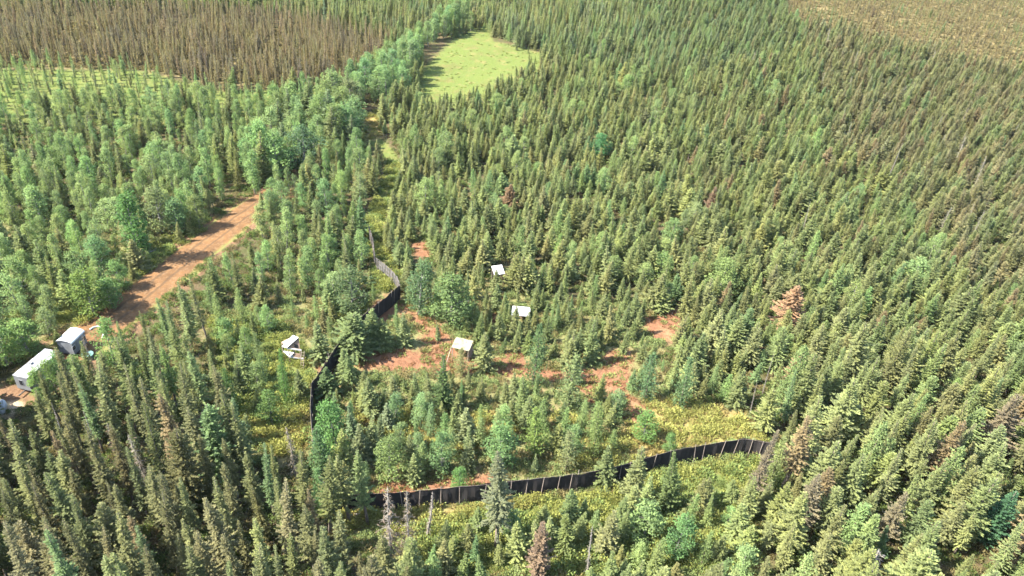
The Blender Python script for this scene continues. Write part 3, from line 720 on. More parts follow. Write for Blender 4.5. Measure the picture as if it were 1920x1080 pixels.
# trees one can recognise: kind, base pixel, top pixel y, crown width in pixels, tint, look
HAND = [
    ('broad', 784, 592, 489, 58, (0.082, 0.125, 0.056), 'rounded leafy tree beside the fence corner at the back of the enclosure'),
    ('broad', 848, 608, 512, 84, (0.095, 0.135, 0.05), 'widest rounded green tree, between the rear fence corner and the cream shelter'),
    ('column', 84, 752, 692, 30, (0.125, 0.19, 0.06), 'bright leafy tree growing against the near side of the long white trailer'),
    ('broad', 108, 742, 676, 34, (0.135, 0.195, 0.06), 'pale leafy tree hiding the middle of the long white trailer'),
    ('column', 130, 728, 655, 32, (0.115, 0.185, 0.07), 'leafy tree in front of the gap between the two trailers'),
    ('cone', 113, 664, 620, 22, (0.15, 0.17, 0.06), 'small spruce tucked between the two trailers'),
    ('broad', 150, 728, 668, 36, (0.12, 0.185, 0.065), 'low leafy tree below the arched roof trailer'),
    ('cone', 175, 735, 640, 26, OL, 'slim olive spruce right of the arched roof trailer'),
    ('dead', 180, 705, 626, 16, (0.16, 0.12, 0.08), 'thin brown dead spruce beside the arched roof trailer'),
    ('broad', 215, 690, 600, 52, (0.115, 0.18, 0.06), 'broad green leafy tree where the dirt road meets the trailers'),
    ('broad', 60, 668, 596, 66, (0.125, 0.185, 0.06), 'wide leafy tree directly behind the long white trailer'),
    ('broad', 18, 690, 610, 60, (0.12, 0.185, 0.06), 'leafy tree behind the left end of the long white trailer'),
    ('broad', 212, 580, 522, 50, (0.115, 0.18, 0.062), 'leafy tree at the left verge of the road above the wide shading tree'),
    ('broad', 228, 545, 490, 42, (0.11, 0.175, 0.06), 'rounded leafy tree leaning over the left verge halfway along the road'),
    ('column', 330, 440, 372, 40, (0.105, 0.165, 0.07), 'leafy tree on the left verge where the road bends away'),
    ('dense', 668, 672, 588, 66, (0.115, 0.145, 0.06), 'bushy dark spruce hiding the left fence run above the rusty strip'),
    ('cone', 700, 655, 578, 44, GR, 'spruce beside the bushy dark spruce, nearer the rear fence panel'),
    ('cone', 645, 712, 655, 34, GR, 'small green spruce at the left tip of the rusty strip'),
    ('broad', 600, 905, 832, 40, (0.12, 0.18, 0.075), 'pale bush tree leaning on the lower end of the left fence run'),
    ('dead', 1604, 1130, 1036, 70, (0.2, 0.185, 0.16), 'pale grey dead spruce at the bottom edge right of centre'),
    ('cone', 967, 628, 571, 24, OL, 'spruce whose tip crosses the left edge of the flat white shelter'),
    ('cone', 986, 630, 586, 22, OL, 'spruce before the right half of the flat white shelter'),
    ('larch', 866, 706, 655, 34, (0.17, 0.17, 0.075), 'olive bushy larch right in front of the cream shelter'),
    ('cone', 926, 548, 505, 22, OL, 'spruce covering the front of the half hidden shelter'),
    ('larch', 1066, 768, 664, 66, (0.125, 0.155, 0.065), 'broadest soft pale green larch on the rusty clearing'),
    ('larch', 1211, 748, 664, 40, (0.09, 0.142, 0.066), 'soft blue green larch, left one of a pair at the clearing edge'),
    ('larch', 1273, 762, 668, 42, (0.1, 0.15, 0.066), 'soft blue green larch, right one of a pair at the clearing edge'),
    ('larch', 998, 722, 612, 44, (0.09, 0.135, 0.058), 'tall narrow green larch rising from the middle of the rusty strip'),
    ('broad', 640, 852, 742, 60, (0.085, 0.155, 0.05), 'bright green leafy tree right beside the left fence run'),
    ('larch', 612, 900, 802, 50, (0.088, 0.145, 0.062), 'soft green larch just inside the left fence run, in front of the bright leafy tree'),
    ('larch', 380, 750, 628, 46, (0.13, 0.145, 0.062), 'tall soft grey green larch standing left of the raised hut'),
    ('larch', 440, 776, 690, 32, (0.085, 0.14, 0.05), 'narrow green larch on the grass left of the fence'),
    ('larch', 537, 762, 655, 28, (0.085, 0.15, 0.045), 'narrow bright green larch just below the raised hut'),
    ('broad', 512, 800, 733, 42, (0.1, 0.155, 0.05), 'low round bright green tree on the grass patch beside the fence'),
    ('column', 256, 490, 358, 52, (0.07, 0.13, 0.042), 'tall column shaped leafy tree standing beside the dirt road'),
    ('broad', 303, 438, 352, 60, (0.115, 0.14, 0.06), 'pale feathery leafy tree behind the column shaped roadside tree'),
    ('broad', 180, 594, 505, 72, (0.105, 0.145, 0.04), 'wide leafy tree shading the road near the trailers'),
    ('broad', 660, 590, 498, 64, (0.092, 0.125, 0.055), 'dark leafy tree left of the rear fence panel'),
    ('broad', 940, 884, 800, 66, (0.1, 0.16, 0.06), 'bright green bushy tree behind the middle of the front fence'),
    ('broad', 830, 890, 806, 50, (0.1, 0.155, 0.062), 'bright green bushy tree behind the front fence, left of the middle'),
    ('broad', 728, 902, 824, 56, (0.125, 0.165, 0.058), 'pale green bushy tree behind the left end of the front fence'),
    ('broad', 861, 926, 876, 34, (0.09, 0.165, 0.05), 'small round green tree close behind the front fence'),
    ('larch', 1002, 856, 768, 52, (0.13, 0.175, 0.05), 'yellow green larch inside the enclosure, above the middle of the fence'),
    ('larch', 1060, 886, 810, 46, (0.14, 0.155, 0.07), 'pale sandy green larch inside the fence, in front of the yellow green larch'),
    ('larch', 1112, 862, 758, 36, (0.14, 0.175, 0.06), 'slim pale larch left of the tan grass'),
    ('broad', 1208, 828, 774, 50, (0.1, 0.165, 0.05), 'low round green bush tree on the tan grass'),
    ('broad', 1252, 850, 812, 26, (0.1, 0.165, 0.055), 'smallest green bush tree on the tan grass near the fence'),
    ('broad', 1258, 1046, 962, 58, (0.085, 0.15, 0.055), 'leafy green tree in the scrub below the right fence bend'),
    ('broad', 1350, 560, 488, 60, (0.13, 0.17, 0.06), 'bright pale leafy tree among spruces right of the white roofed shelter'),
    ('broad', 1126, 300, 252, 40, (0.06, 0.14, 0.055), 'vivid green leafy tree alone among the middle spruces'),
    ('broad', 570, 320, 236, 64, (0.075, 0.12, 0.06), 'rounded dark leafy tree where the road disappears'),
    ('broad', 660, 212, 146, 50, (0.11, 0.125, 0.06), 'brownish green leafy tree where the trail leaves the wood'),
    ('cone', 830, 770, 664, 40, (0.08, 0.115, 0.045), 'tallest cone shaped spruce in the clearing, below the cream shelter'),
    ('cone', 1130, 912, 836, 44, (0.12, 0.145, 0.06), 'pale spruce with a bare lower trunk just in front of the fence'),
    ('cone', 1246, 960, 852, 38, (0.1, 0.13, 0.05), 'slim spruce standing in the gap below the right fence bend'),
    ('cone', 1184, 946, 842, 46, OL, 'bushy olive spruce hiding the fence left of the right bend'),
    ('slender', 930, 1030, 855, 56, (0.125, 0.135, 0.075), 'tall grey green spruce standing before the middle of the front fence'),
    ('slender', 655, 980, 856, 40, OL, 'leftmost of two olive spruces before the left end of the front fence'),
    ('slender', 690, 985, 846, 38, GR, 'greener of two spruces before the left end of the front fence'),
    ('slender', 503, 1110, 962, 40, YG, 'sharp pale green spire near the bottom edge, left of the dead spruces'),
    ('dense', 1838, 1020, 918, 62, (0.06, 0.12, 0.06), 'bluest green spruce in the right corner stand'),
    ('cone', 618, 745, 690, 40, (0.085, 0.12, 0.05), 'short bushy spruce touching the left fence run'),
    ('cone', 905, 690, 620, 36, OL, 'olive spruce beside the cream shelter, at its right'),
    ('cone', 720, 655, 596, 36, GR, 'green spruce at the top edge of the rusty strip'),
    ('cone', 1060, 690, 618, 36, OL, 'cone shaped spruce between the middle larch and the rust hollow'),
    ('cone', 1105, 680, 600, 34, GR, 'pointed green spruce left of the small rust hollow'),
    ('dead', 735, 1065, 905, 56, (0.15, 0.115, 0.085), 'largest grey brown dead spruce before the left end of the fence'),
    ('dead', 768, 1050, 918, 40, (0.17, 0.13, 0.09), 'narrower dead spruce directly right of the largest dead spruce'),
    ('browned', 1006, 1092, 984, 58, (0.165, 0.12, 0.08), 'red brown dead spruce near the bottom edge, below the fence'),
    ('snag', 800, 1010, 918, 20, (0.15, 0.12, 0.09), 'thin bare dead stem right of the grey brown dead spruces'),
    ('browned', 1408, 935, 806, 34, (0.16, 0.135, 0.09), 'grey dead spruce at the right end of the dark fence'),
    ('browned', 1474, 622, 538, 60, (0.26, 0.165, 0.095), 'rust red dead spruce alone in the right hand stand'),
    ('dead', 232, 880, 790, 34, (0.15, 0.10, 0.07), 'reddish dead spruce among the tall green spruces'),
    ('dead', 285, 930, 812, 40, (0.15, 0.12, 0.085), 'grey dead spruce behind the tall olive spruces at left'),
    ('dead', 555, 900, 800, 30, (0.16, 0.135, 0.09), 'thin dead spruce left of the fence, by the shaded hollow'),
    ('browned', 1500, 990, 890, 56, (0.155, 0.135, 0.085), 'brown dead spruce in the near right stand, left side'),
    ('browned', 1650, 1010, 915, 50, (0.16, 0.14, 0.085), 'brown dead spruce in the near right stand, middle'),
    ('browned', 1850, 850, 740, 60, (0.15, 0.125, 0.08), 'wide brown dead spruce beside the dark gap in the right stand'),
    ('browned', 1330, 400, 350, 36, (0.16, 0.11, 0.07), 'brown dead spruce in the middle wood, above the bright leafy tree'),
    ('browned', 955, 395, 345, 44, (0.17, 0.115, 0.065), 'brown dead spruce in the middle wood, above the white shelters'),
    ('snag', 1428, 745, 660, 6, (0.2, 0.17, 0.12), 'bare pale snag right of the clearing, taller of two'),
    ('snag', 1405, 780, 712, 6, (0.2, 0.17, 0.12), 'bare pale snag right of the clearing, shorter of two'),
    ('snag', 1660, 345, 265, 6, (0.24, 0.2, 0.12), 'thin bare snag high in the brownish right wood'),
    ('snag', 1500, 450, 380, 6, (0.2, 0.18, 0.12), 'thin bare snag above the rust red dead spruce'),
    ('snag', 1407, 135, 98, 9, (0.4, 0.37, 0.3), 'short white snag in the far right wood'),
    ('snag', 1212, 268, 222, 9, (0.3, 0.27, 0.18), 'thin pale snag in the far middle wood'),
    ('snag', 1100, 1090, 985, 16, (0.2, 0.17, 0.12), 'bare stem in the scrub near the bottom edge'),
    ('snag', 140, 880, 760, 12, (0.12, 0.1, 0.07), 'dark bare stem rising from the tall spruces below the trailer'),
    ('snag', 195, 890, 770, 12, (0.12, 0.1, 0.07), 'second dark bare stem right of the dark stem below the trailer'),
]
DESIGN_W = {'cone': 2.0, 'dense': 2.3, 'slender': 2.3, 'spire': 1.2, 'larch': 2.9, 'broad': 3.9, 'column': 2.7, 'dead': 2.3, 'browned': 2.6, 'snag': 1.2}
for (k, bx, by, ty, wpx, tint, look) in HAND:
    x, y = ground(bx, by, 0.0)
    h = height_for_top(x, y, ty)
    depth = y * CP + CAM_H * SP
    wm = wpx * depth / F
    hd = KINDS[k][0][3]
    g = wm / (DESIGN_W[k] * h / hd)
    trees.append(dict(kind=k, x=x, y=y, h=h, girth=float(np.clip(g, 0.38, 2.2)), tint=tint, look=look, hand=True))
    occupy(x, y, max(2.4, wm * 0.85))

N = 150000
cy_ = rng.uniform(34, 420, N)
cx_ = rng.uniform(-1, 1, N) * (0.667 * 440 * CP + 60)
half = 0.70 * (cy_ * CP + CAM_H * SP) + 28
ok = np.abs(cx_) < half
cx_, cy_ = cx_[ok], cy_[ok]
ppx, ppy = project(cx_, cy_, height(cx_, cy_))
zn = zone_of(ppx, ppy)
on_road = np.zeros(len(cx_), bool)
rd = line_dist(ROAD_G, cx_, cy_)
seglen = np.concatenate([[0], np.cumsum(np.hypot(*np.diff(np.array(ROAD_G), axis=0).T))])
on_road |= rd < np.where(ppy > 400, 3.6, 1.5)
on_road |= line_dist(TRAIL_G, cx_, cy_) < 2.1
on_road |= (signed_dist(gpoly(MEADOW), cx_, cy_) > 0.5) & (ppx + (ppy - 60) * 0.4 < 955)
on_road |= signed_dist(gpoly(YARD[0]), cx_, cy_) > 0
tn = vnoise(cx_, cy_, 24, 21) + 0.6 * vnoise(cx_, cy_, 9, 22)      # drifts of colour
hn = vnoise(cx_, cy_, 18, 31)
gapn = vnoise(cx_, cy_, 11, 41)
fence_px = [(1440, 862), (1390, 853), (1330, 861), (1262, 873), (1212, 888), (1140, 911), (1080, 921), (1000, 932), (900, 945), (830, 949), (740, 956), (625, 958), (594, 905), (586, 800), (588, 752), (607, 722), (635, 678), (662, 640), (707, 600), (751, 562)]
FENCE_G = gpoly(fence_px)
REAR_G = gpoly([(751, 562), (746, 545), (726, 524), (705, 508), (700, 470), (692, 440)])
fd = np.minimum(line_dist(FENCE_G, cx_, cy_), line_dist(REAR_G, cx_, cy_))
on_road |= fd < 0.9
zspace = np.array([Z[z][0] for z in zn])
dens = 1 + 0.22 * np.maximum(0, gapn) + np.where(gapn > 0.72, 0.6, 0) - 0.12 * np.maximum(0, -gapn)
# keep-clear silhouettes, tested in the photograph's layout
hgt = np.array([Z[z][1] for z in zn]) * (1 + np.array([Z[z][2] for z in zn]) * (0.9 * rng.normal(0, 1, len(cx_)).clip(-1.8, 1.8) * 0.8 + 0.5 * hn))
blocked = np.zeros(len(cx_), bool)
leafyz = np.isin(zn.astype(str), ['leafy', 'row', 'mixed', 'low'])
for f in (0.0, 0.2, 0.4, 0.6, 0.8, 0.97):
    qx, qy = project(cx_, cy_, height(cx_, cy_) + hgt * f)
    depth = cy_ * CP + CAM_H * SP
    hw = np.where(leafyz, 0.22 * hgt * (1 - 0.5 * f), 0.11 * hgt * (1 - f)) / depth * F
    for poly in KEEP:
        blocked |= signed_dist(poly, qx, qy) > -hw
    if f == 0.0:
        for poly in KEEP_LOW: blocked |= signed_dist(poly, qx, qy) > 0
for i in np.nonzero(~blocked & ~on_road)[0]:
    z = zn[i]
    sp = zspace[i] * dens[i]
    if sp > 20 or near(cx_[i], cy_[i], sp): continue
    occupy(cx_[i], cy_[i], sp)
    _, _, _, mix, tints, girth = Z[z]
    ks = list(mix); k = ks[int(rng.choice(len(ks), p=np.array(list(mix.values())) / sum(mix.values())))]
    # tint follows the drifts, with its own scatter
    q = float(np.clip((tn[i] * 0.5 + 0.5 + rng.normal(0, 0.16)) * (len(tints) - 1), 0, len(tints) - 1.001))
    qa = int(q); qb = min(qa + 1, len(tints) - 1); t = np.array(tints[qa]) * (1 - q + qa) + np.array(tints[qb]) * (q - qa)
    if k in ('larch', 'broad', 'column'): t = t * 0.55 + np.array((0.118, 0.19, 0.066)) * 0.55
    t = t * rng.uniform(0.84, 1.16) * (1 + rng.normal(0, 0.04, 3))
    if z not in ('burnt', 'scrub') and rng.random() < 0.04: t = t * 0.6 + np.array(BL) * 0.4 * np.array([0.7, 1.2, 1.1])
    if z in ('right', 'rbrown', 'rnear', 'tall') and rng.random() < 0.025: t = np.array((0.18, 0.14, 0.075))
    trees.append(dict(kind=k, x=cx_[i], y=cy_[i], h=float(max(0.8, hgt[i])), girth=girth * float(np.exp(rng.normal(0, 0.17))), tint=tuple(np.clip(t, 0.01, 0.6)), look=None, hand=False))

# ------------------------------------------------------------------ which trees are objects of their own
FAM = {'cone': 'spruce', 'dense': 'spruce', 'slender': 'spruce', 'spire': 'spruce', 'larch': 'larch', 'broad': 'broadleaf', 'column': 'broadleaf', 'dead': 'dead_spruce', 'browned': 'dead_spruce', 'snag': 'snag'}
for t in trees:
    z0 = float(height(t['x'], t['y'])); t['z'] = z0
    t['px'], t['py'] = project(t['x'], t['y'], z0)
    t['tx'], t['ty'] = project(t['x'], t['y'], z0 + t['h'])
    t['fam'] = FAM[t['kind']]
    vis = max(0.0, min(t['py'], 1080) - max(t['ty'], 0))
    inx = 0 <= (t['px'] + t['tx']) / 2 <= 1920
    t['size'] = vis * (1 if inx else 0) + (1000 if t['hand'] else 0)
    if t['ty'] > 1050 or t['py'] < 5: t['size'] = 0 if not t['hand'] else t['size']
LIMIT = {'spruce': 300, 'larch': 300, 'broadleaf': 300, 'dead_spruce': 300, 'snag': 300}
own, mass = [], []
for fam in LIMIT:
    L_ = sorted([t for t in trees if t['fam'] == fam], key=lambda t: -t['size'])
    for i, t in enumerate(L_): (own if (i < LIMIT[fam] and t['size'] > 0) else mass).append(t)

# ------------------------------------------------------------------ labels
LAND = [  # name, pixel
    ('the long white trailer', 70, 690), ('the round roofed trailer', 148, 645), ('the raised white hut', 550, 650), ('the cream shelter', 866, 652),
    ('the white flat shelter', 977, 585), ('the half hidden shelter', 934, 508), ('the right fence end', 1420, 850), ('the right fence bend', 1290, 868),
    ('the middle of the front fence', 1020, 925), ('the fence beside the dead spruces', 780, 950), ('the front left fence corner', 610, 945),
    ('the left fence run', 588, 780), ('the rear fence corner', 735, 570), ('the dirt road', 340, 500), ('the dirt road bend', 460, 400),
    ('the largest dead spruce', 735, 1030), ('the red brown dead spruce', 1006, 1060), ('the rust red dead spruce', 1474, 590),
    ('the widest rounded tree', 848, 590), ('the broadest pale larch', 1066, 740), ('the pair of blue green larches', 1242, 740),
    ('the tall column shaped tree', 256, 470), ('the bluest corner spruce', 1838, 1000), ('the dark gap at right', 1815, 790),
    ('the near right dead spruce', 1500, 980), ('the middle right dead spruce', 1650, 1000), ('the lower right frame corner', 1915, 1075), ('the lower left frame corner', 5, 1075),
    ('the sharp pale spire', 503, 1060), ('the leafy tree below the bend', 1258, 1030), ('the tall grey green larch', 380, 730), ('the reddish dead spruce', 230, 860),
    ('the grey dead spruce at left', 285, 910), ('the two dark stems', 165, 860), ('the tall grey green spruce', 930, 1000), ('the two pale snags', 1418, 750),
    ('the meadow', 880, 130), ('the trail opening', 698, 238), ('the green trail strip', 735, 320), ('the vivid green tree', 1126, 290), ('the bright pale leafy tree', 1350, 545),
    ('the tan grass', 1300, 800), ('the rusty strip', 720, 680), ('the small rust hollow', 1245, 615), ('the right frame edge', 1915, 560), ('the left frame edge', 5, 480), ('the left frame edge up high', 5, 250), ('the right frame edge low down', 1915, 820),
    ('the bottom edge under the snag', 1100, 1075), ('the bottom edge at right centre', 1420, 1075), ('the bottom edge at left centre', 300, 1075), ('the bottom edge at far left', 130, 1075), ('the bottom edge at far right', 1750, 1075),
]
LAND += [('the short white snag', 1407, 130), ('the high thin snag', 1660, 330), ('the snag above the rust spruce', 1500, 440),
    ('the middle brown dead spruce', 1330, 395), ('the dead spruce above the shelters', 955, 390), ('the thin far snag', 1212, 262),
    ('the tan bog', 1750, 120), ('the left tip of the tan bog', 1500, 60), ('the brown spire wood', 380, 120), ('the right tip of the spire wood', 690, 125),
    ('the pale marsh', 150, 200), ('the top of the meadow', 890, 50), ('the dark roadside tree', 570, 310), ('the small rust spot', 790, 466),
    ('the wire fence', 715, 500), ('the wide shading tree', 180, 580), ('the pale feathery tree', 303, 430), ('the yellow green larch', 1002, 850),
    ('the bushy olive spruce', 1184, 930), ('the bushy green tree', 830, 880), ('the bright tree by the left fence', 640, 840)]
def tint_word(c, fam):
    r, g, b = c
    if fam in ('dead_spruce', 'snag'): return 'brown' if r > g * 1.08 else 'grey'
    if r > g * 1.04: return 'brownish'
    if b > 0.53 * g: return 'blue green'
    if r + g > 0.385: return 'yellow green'
    if r + g < 0.25: return 'dark'
    if r > g * 0.86: return 'olive'
    return 'green'
ORD = 'closest|second closest|third closest|fourth closest|fifth closest|sixth closest|seventh closest|eighth closest|ninth closest|tenth closest|eleventh closest|twelfth closest|13th closest|14th closest|15th closest|16th closest|17th closest|18th closest|19th closest|20th closest|21st closest|22nd closest|23rd closest'.split('|')
def ordw(i): return ORD[i] if i < len(ORD) else '%dth closest' % (i + 1)
NOUN = {'spruce': 'spruce', 'larch': 'larch', 'broadleaf': 'leafy tree', 'dead_spruce': 'dead spruce', 'snag': 'bare snag'}
buckets = {}
def side(t, l):
    dx, dy = t['px'] - l[1], (min(t['py'], 1080) - l[2]) * 1.4
    rel = ('right of' if dx > 0 else 'left of') if abs(dx) > abs(dy) else ('in front of' if dy > 0 else 'behind')
    return math.hypot(dx, dy), rel
for t in own:
    if t['look']: continue
    near_ = sorted(LAND, key=lambda l: side(t, l)[0])[:2]
    t['ld'], rel = side(t, near_[0]); t['tw'] = tint_word(t['tint'], t['fam'])
    buckets.setdefault((t['fam'], t['tw'], near_[0][0], rel), []).append((t, near_[1][0]))
def write(L_, fam, tw, place):
    L_.sort(key=lambda t: t['ld'])
    for i, t in enumerate(L_):
        t['look'] = f"{tw} {NOUN[fam]} {place}" + (f", {ordw(i)}" if len(L_) > 1 else '')
for (fam, tw, l1, rel), rows in buckets.items():
    if len(rows) <= 3: write([t for t, _ in rows], fam, tw, f'just {rel} {l1}'); continue
    sub = {}
    for t, l2 in rows:
        # the second landmark only where the label stays short enough
        ok_ = len(f'{tw} {NOUN[fam]} {rel} {l1} towards {l2} second closest'.split()) <= 16
        sub.setdefault(l2 if ok_ else None, []).append(t)
    for l2, L_ in sub.items():
        write(L_, fam, tw, f'{rel} {l1}, towards {l2}' if l2 else f'just {rel} {l1}')

# ------------------------------------------------------------------ build the single trees
NAMES = {'spruce': 'spruce_tree', 'larch': 'larch_tree', 'broadleaf': 'broadleaf_tree', 'dead_spruce': 'dead_spruce_tree', 'snag': 'bare_snag'}
GROUPS = {'spruce': 'spruces standing in the wood', 'larch': 'soft green larches', 'broadleaf': 'leafy trees among the spruces', 'dead_spruce': 'dead spruces', 'snag': 'bare dead stems'}
pr = random.Random(11)
protos = {}
def place_tree(t):
    lst = KINDS[t['kind']]; i = pr.randrange(len(lst)); crown_me, trunk_me, _, hd = lst[i]
    s = t['h'] / hd
    root = empty(NAMES[t['fam']], (t['x'], t['y'], t['z']))
    root.rotation_euler = (pr.gauss(0, 0.035), pr.gauss(0, 0.035), pr.uniform(0, 6.283))
    root.scale = (s * t['girth'], s * t['girth'], s)
    tag(root, t['look'], 'tree', GROUPS[t['fam']])
    key = (t['kind'], i)
    if key not in protos: protos[key] = (bpy.data.objects.new('crown', crown_me), bpy.data.objects.new('trunk', trunk_me))
    for src in protos[key]:
        c = src.copy(); COL.objects.link(c); c.parent = root
        if src.data is crown_me: c['tint'] = [float(v) for v in t['tint']]
for t in own: place_tree(t)

# ------------------------------------------------------------------ the rest of each kind: one object of stuff
def scatter(name, meshes, pts, rots, scales, picks, tints, label, cat):
    lib = bpy.data.collections.new(name + '_kinds')
    for i, me in enumerate(meshes):
        o = bpy.data.objects.new('%s_kind_%02d' % (name, i), me); lib.objects.link(o)
    me = bpy.data.meshes.new(name); n = len(pts)
    me.vertices.add(n); me.vertices.foreach_set('co', np.asarray(pts, np.float32).ravel())
    for nm, ty, key, arr in (('rot', 'FLOAT_VECTOR', 'vector', rots), ('scl', 'FLOAT_VECTOR', 'vector', scales), ('tint', 'FLOAT_VECTOR', 'vector', tints)):
        a = me.attributes.new(nm, ty, 'POINT'); a.data.foreach_set(key, np.asarray(arr, np.float32).ravel())
    a = me.attributes.new('pick', 'INT', 'POINT'); a.data.foreach_set('value', np.asarray(picks, np.int32))
    o = bpy.data.objects.new(name, me); COL.objects.link(o)
    ng = bpy.data.node_groups.new(name, 'GeometryNodeTree')
    ng.interface.new_socket('Geometry', in_out='INPUT', socket_type='NodeSocketGeometry')
    ng.interface.new_socket('Geometry', in_out='OUTPUT', socket_type='NodeSocketGeometry')
    gi, go_ = ng.nodes.new('NodeGroupInput'), ng.nodes.new('NodeGroupOutput')
    iop = ng.nodes.new('GeometryNodeInstanceOnPoints'); ci = ng.nodes.new('GeometryNodeCollectionInfo')
    ci.inputs['Collection'].default_value = lib
    ci.inputs['Separate Children'].default_value = True; ci.inputs['Reset Children'].default_value = True
    def named(nm, ty):
        n_ = ng.nodes.new('GeometryNodeInputNamedAttribute'); n_.data_type = ty; n_.inputs['Name'].default_value = nm
        return n_.outputs['Attribute']
    ln = ng.links.new
    ln(gi.outputs[0], iop.inputs['Points']); ln(ci.outputs[0], iop.inputs['Instance'])
    iop.inputs['Pick Instance'].default_value = True
    ln(named('pick', 'INT'), iop.inputs['Instance Index'])
    ln(named('rot', 'FLOAT_VECTOR'), iop.inputs['Rotation']); ln(named('scl', 'FLOAT_VECTOR'), iop.inputs['Scale'])
    ln(iop.outputs[0], go_.inputs[0])
    md = o.modifiers.new('scatter', 'NODES'); md.node_group = ng
    return tag(o, label, cat, kind='stuff')

def scatter_trees(name, sel, label, cat='trees'):
    if not sel: return
    ks = sorted({t['kind'] for t in sel}); start = {}; meshes = []
    for k in ks:
        start[k] = len(meshes); meshes += [p[2] for p in KINDS[k]]
    n = len(sel)
    pts = [(t['x'], t['y'], t['z']) for t in sel]
    rots = [(pr.gauss(0, 0.06), pr.gauss(0, 0.06), pr.uniform(0, 6.283)) for t in sel]
    sc = [(t['h'] / KINDS[t['kind']][0][3] * t['girth'],) * 2 + (t['h'] / KINDS[t['kind']][0][3],) for t in sel]
    picks = [start[t['kind']] + pr.randrange(len(KINDS[t['kind']])) for t in sel]
    scatter(name, meshes, pts, rots, sc, picks, [t['tint'] for t in sel], label, cat)

scatter_trees('spruce_forest', [t for t in mass if t['fam'] == 'spruce' and t['kind'] != 'spire'], 'dense green spruce forest filling the land around the fenced clearing')
scatter_trees('narrow_spruce_wood', [t for t in mass if t['kind'] == 'spire'], 'tan and green wood of thin spires beyond the trail and on the far bog')
scatter_trees('leafy_wood', [t for t in mass if t['fam'] == 'broadleaf'], 'leafy green trees mixed through the wood on the road side')
scatter_trees('larch_wood', [t for t in mass if t['fam'] == 'larch'], 'soft larches mixed through the spruce forest')
scatter_trees('dead_wood', [t for t in mass if t['fam'] in ('dead_spruce', 'snag')], 'scattered dead spruces deep in the forest')

# undergrowth: low shrubs and grass tufts
N2 = 95000
ux_all = rng.uniform(-1, 1, N2); uy = 38 + (410 - 38) * rng.random(N2) ** 1.35
ux = ux_all * (0.70 * (uy * CP + CAM_H * SP) + 10)
upx, upy = project(ux, uy, height(ux, uy))
mk = {k: np.zeros(N2) for k in masks}
mk['rust'] = soft(RUST, ux, uy, 1.0); mk['grass'] = np.maximum(soft(GRASS, ux, uy, 2.0), (line_dist(TRAIL_G, ux, uy) < 1.8)); mk['tan'] = soft(TANG, ux, uy, 1.5)
mk['heath'] = soft(HEATH, ux, uy, 1.5); mk['far_tan'] = soft(TANFAR, ux, uy, 3.0); road_d = line_dist(ROAD_G, ux, uy)
yard = soft(YARD, ux, uy, 1.0)
P_, R_, S_, K_, T_ = [], [], [], [], []
r1, r2, r3 = rng.random(N2), rng.random(N2), rng.random(N2)
patch = vnoise(ux, uy, 6, 77)
for i in range(N2):
    if road_d[i] < 3.3 - 0.5 * r1[i] or yard[i] > 0.5 or min(abs(ux[i] - 0), 9) < 0: continue
    if mk['rust'][i] > 0.5:
        if r1[i] > 0.52 + 0.35 * patch[i]: continue
        pk = 4 + int(r2[i] * 4); s = 0.5 + 0.6 * r3[i]; t = (0.19, 0.10, 0.05) if r3[i] < 0.55 else (0.15, 0.16, 0.055)
    elif mk['tan'][i] > 0.5:
        pk = 4 + int(r2[i] * 4) if r1[i] < 0.7 else int(r2[i] * 4); s = 0.6 + 0.8 * r3[i]; t = (0.19, 0.155, 0.058) if r1[i] < 0.55 else (0.2, 0.2, 0.06)
    elif mk['grass'][i] > 0.5:
        far = uy[i] > 150
        pk = 4 + int(r2[i] * 4) if (r1[i] < 0.45 or far) else int(r2[i] * 4)
        s = (0.3 + 0.35 * r3[i]) if far else 0.55 + 0.75 * r3[i] * (1 + 0.5 * patch[i]); t = ((0.12, 0.135, 0.042) if far else (0.18, 0.19, 0.055)) if r2[i] < 0.6 else (0.12, 0.155, 0.05)
        if far and (r1[i] > 0.6 or patch[i] < 0.12): continue
    elif mk['far_tan'][i] > 0.5:
        pk = 4 + int(r2[i] * 4); s = 1.0 + 1.0 * r3[i]; t = (0.14, 0.115, 0.055)
    elif mk['heath'][i] > 0.5:
        if r1[i] > 0.75: continue
        pk = int(r2[i] * 4) if r1[i] < 0.35 else 4 + int(r2[i] * 4); s = 0.45 + 0.8 * r3[i]; t = (0.138, 0.17, 0.064) if r2[i] < 0.7 else (0.16, 0.135, 0.06)
    else:
        if r1[i] > 0.5 or uy[i] > 170: continue
        pk = int(r2[i] * 4) if r1[i] < 0.3 else 4 + int(r2[i] * 4); s = 0.45 + 0.7 * r3[i]; t = (0.085, 0.115, 0.036) if r2[i] < 0.7 else (0.13, 0.11, 0.05)
    k = 0.8 + 0.4 * r3[i]
    P_.append((ux[i], uy[i], float(height(ux[i], uy[i])) - 0.02)); R_.append((0, 0, r1[i] * 6.283)); S_.append((s * 1.1, s * 1.1, s)); K_.append(pk); T_.append(tuple(k * c for c in t))
scatter('undergrowth', UNDER, P_, R_, S_, K_, T_, 'yellow green shrubs, grass tufts and heath covering the forest floor', 'undergrowth')
import collections
print('LABELS', [t['look'] for t in own[::29]], max(len(t['look'].split()) for t in own), [k for k, v in collections.Counter(t['look'] for t in own).items() if v > 1], sum('th closest' in t['look'] and t['look'].split()[-2][0].isdigit() for t in own))
print('TREES own', len(own), 'mass', len(mass), 'under', len(P_), {f: sum(1 for t in own if t['fam'] == f) for f in LIMIT})

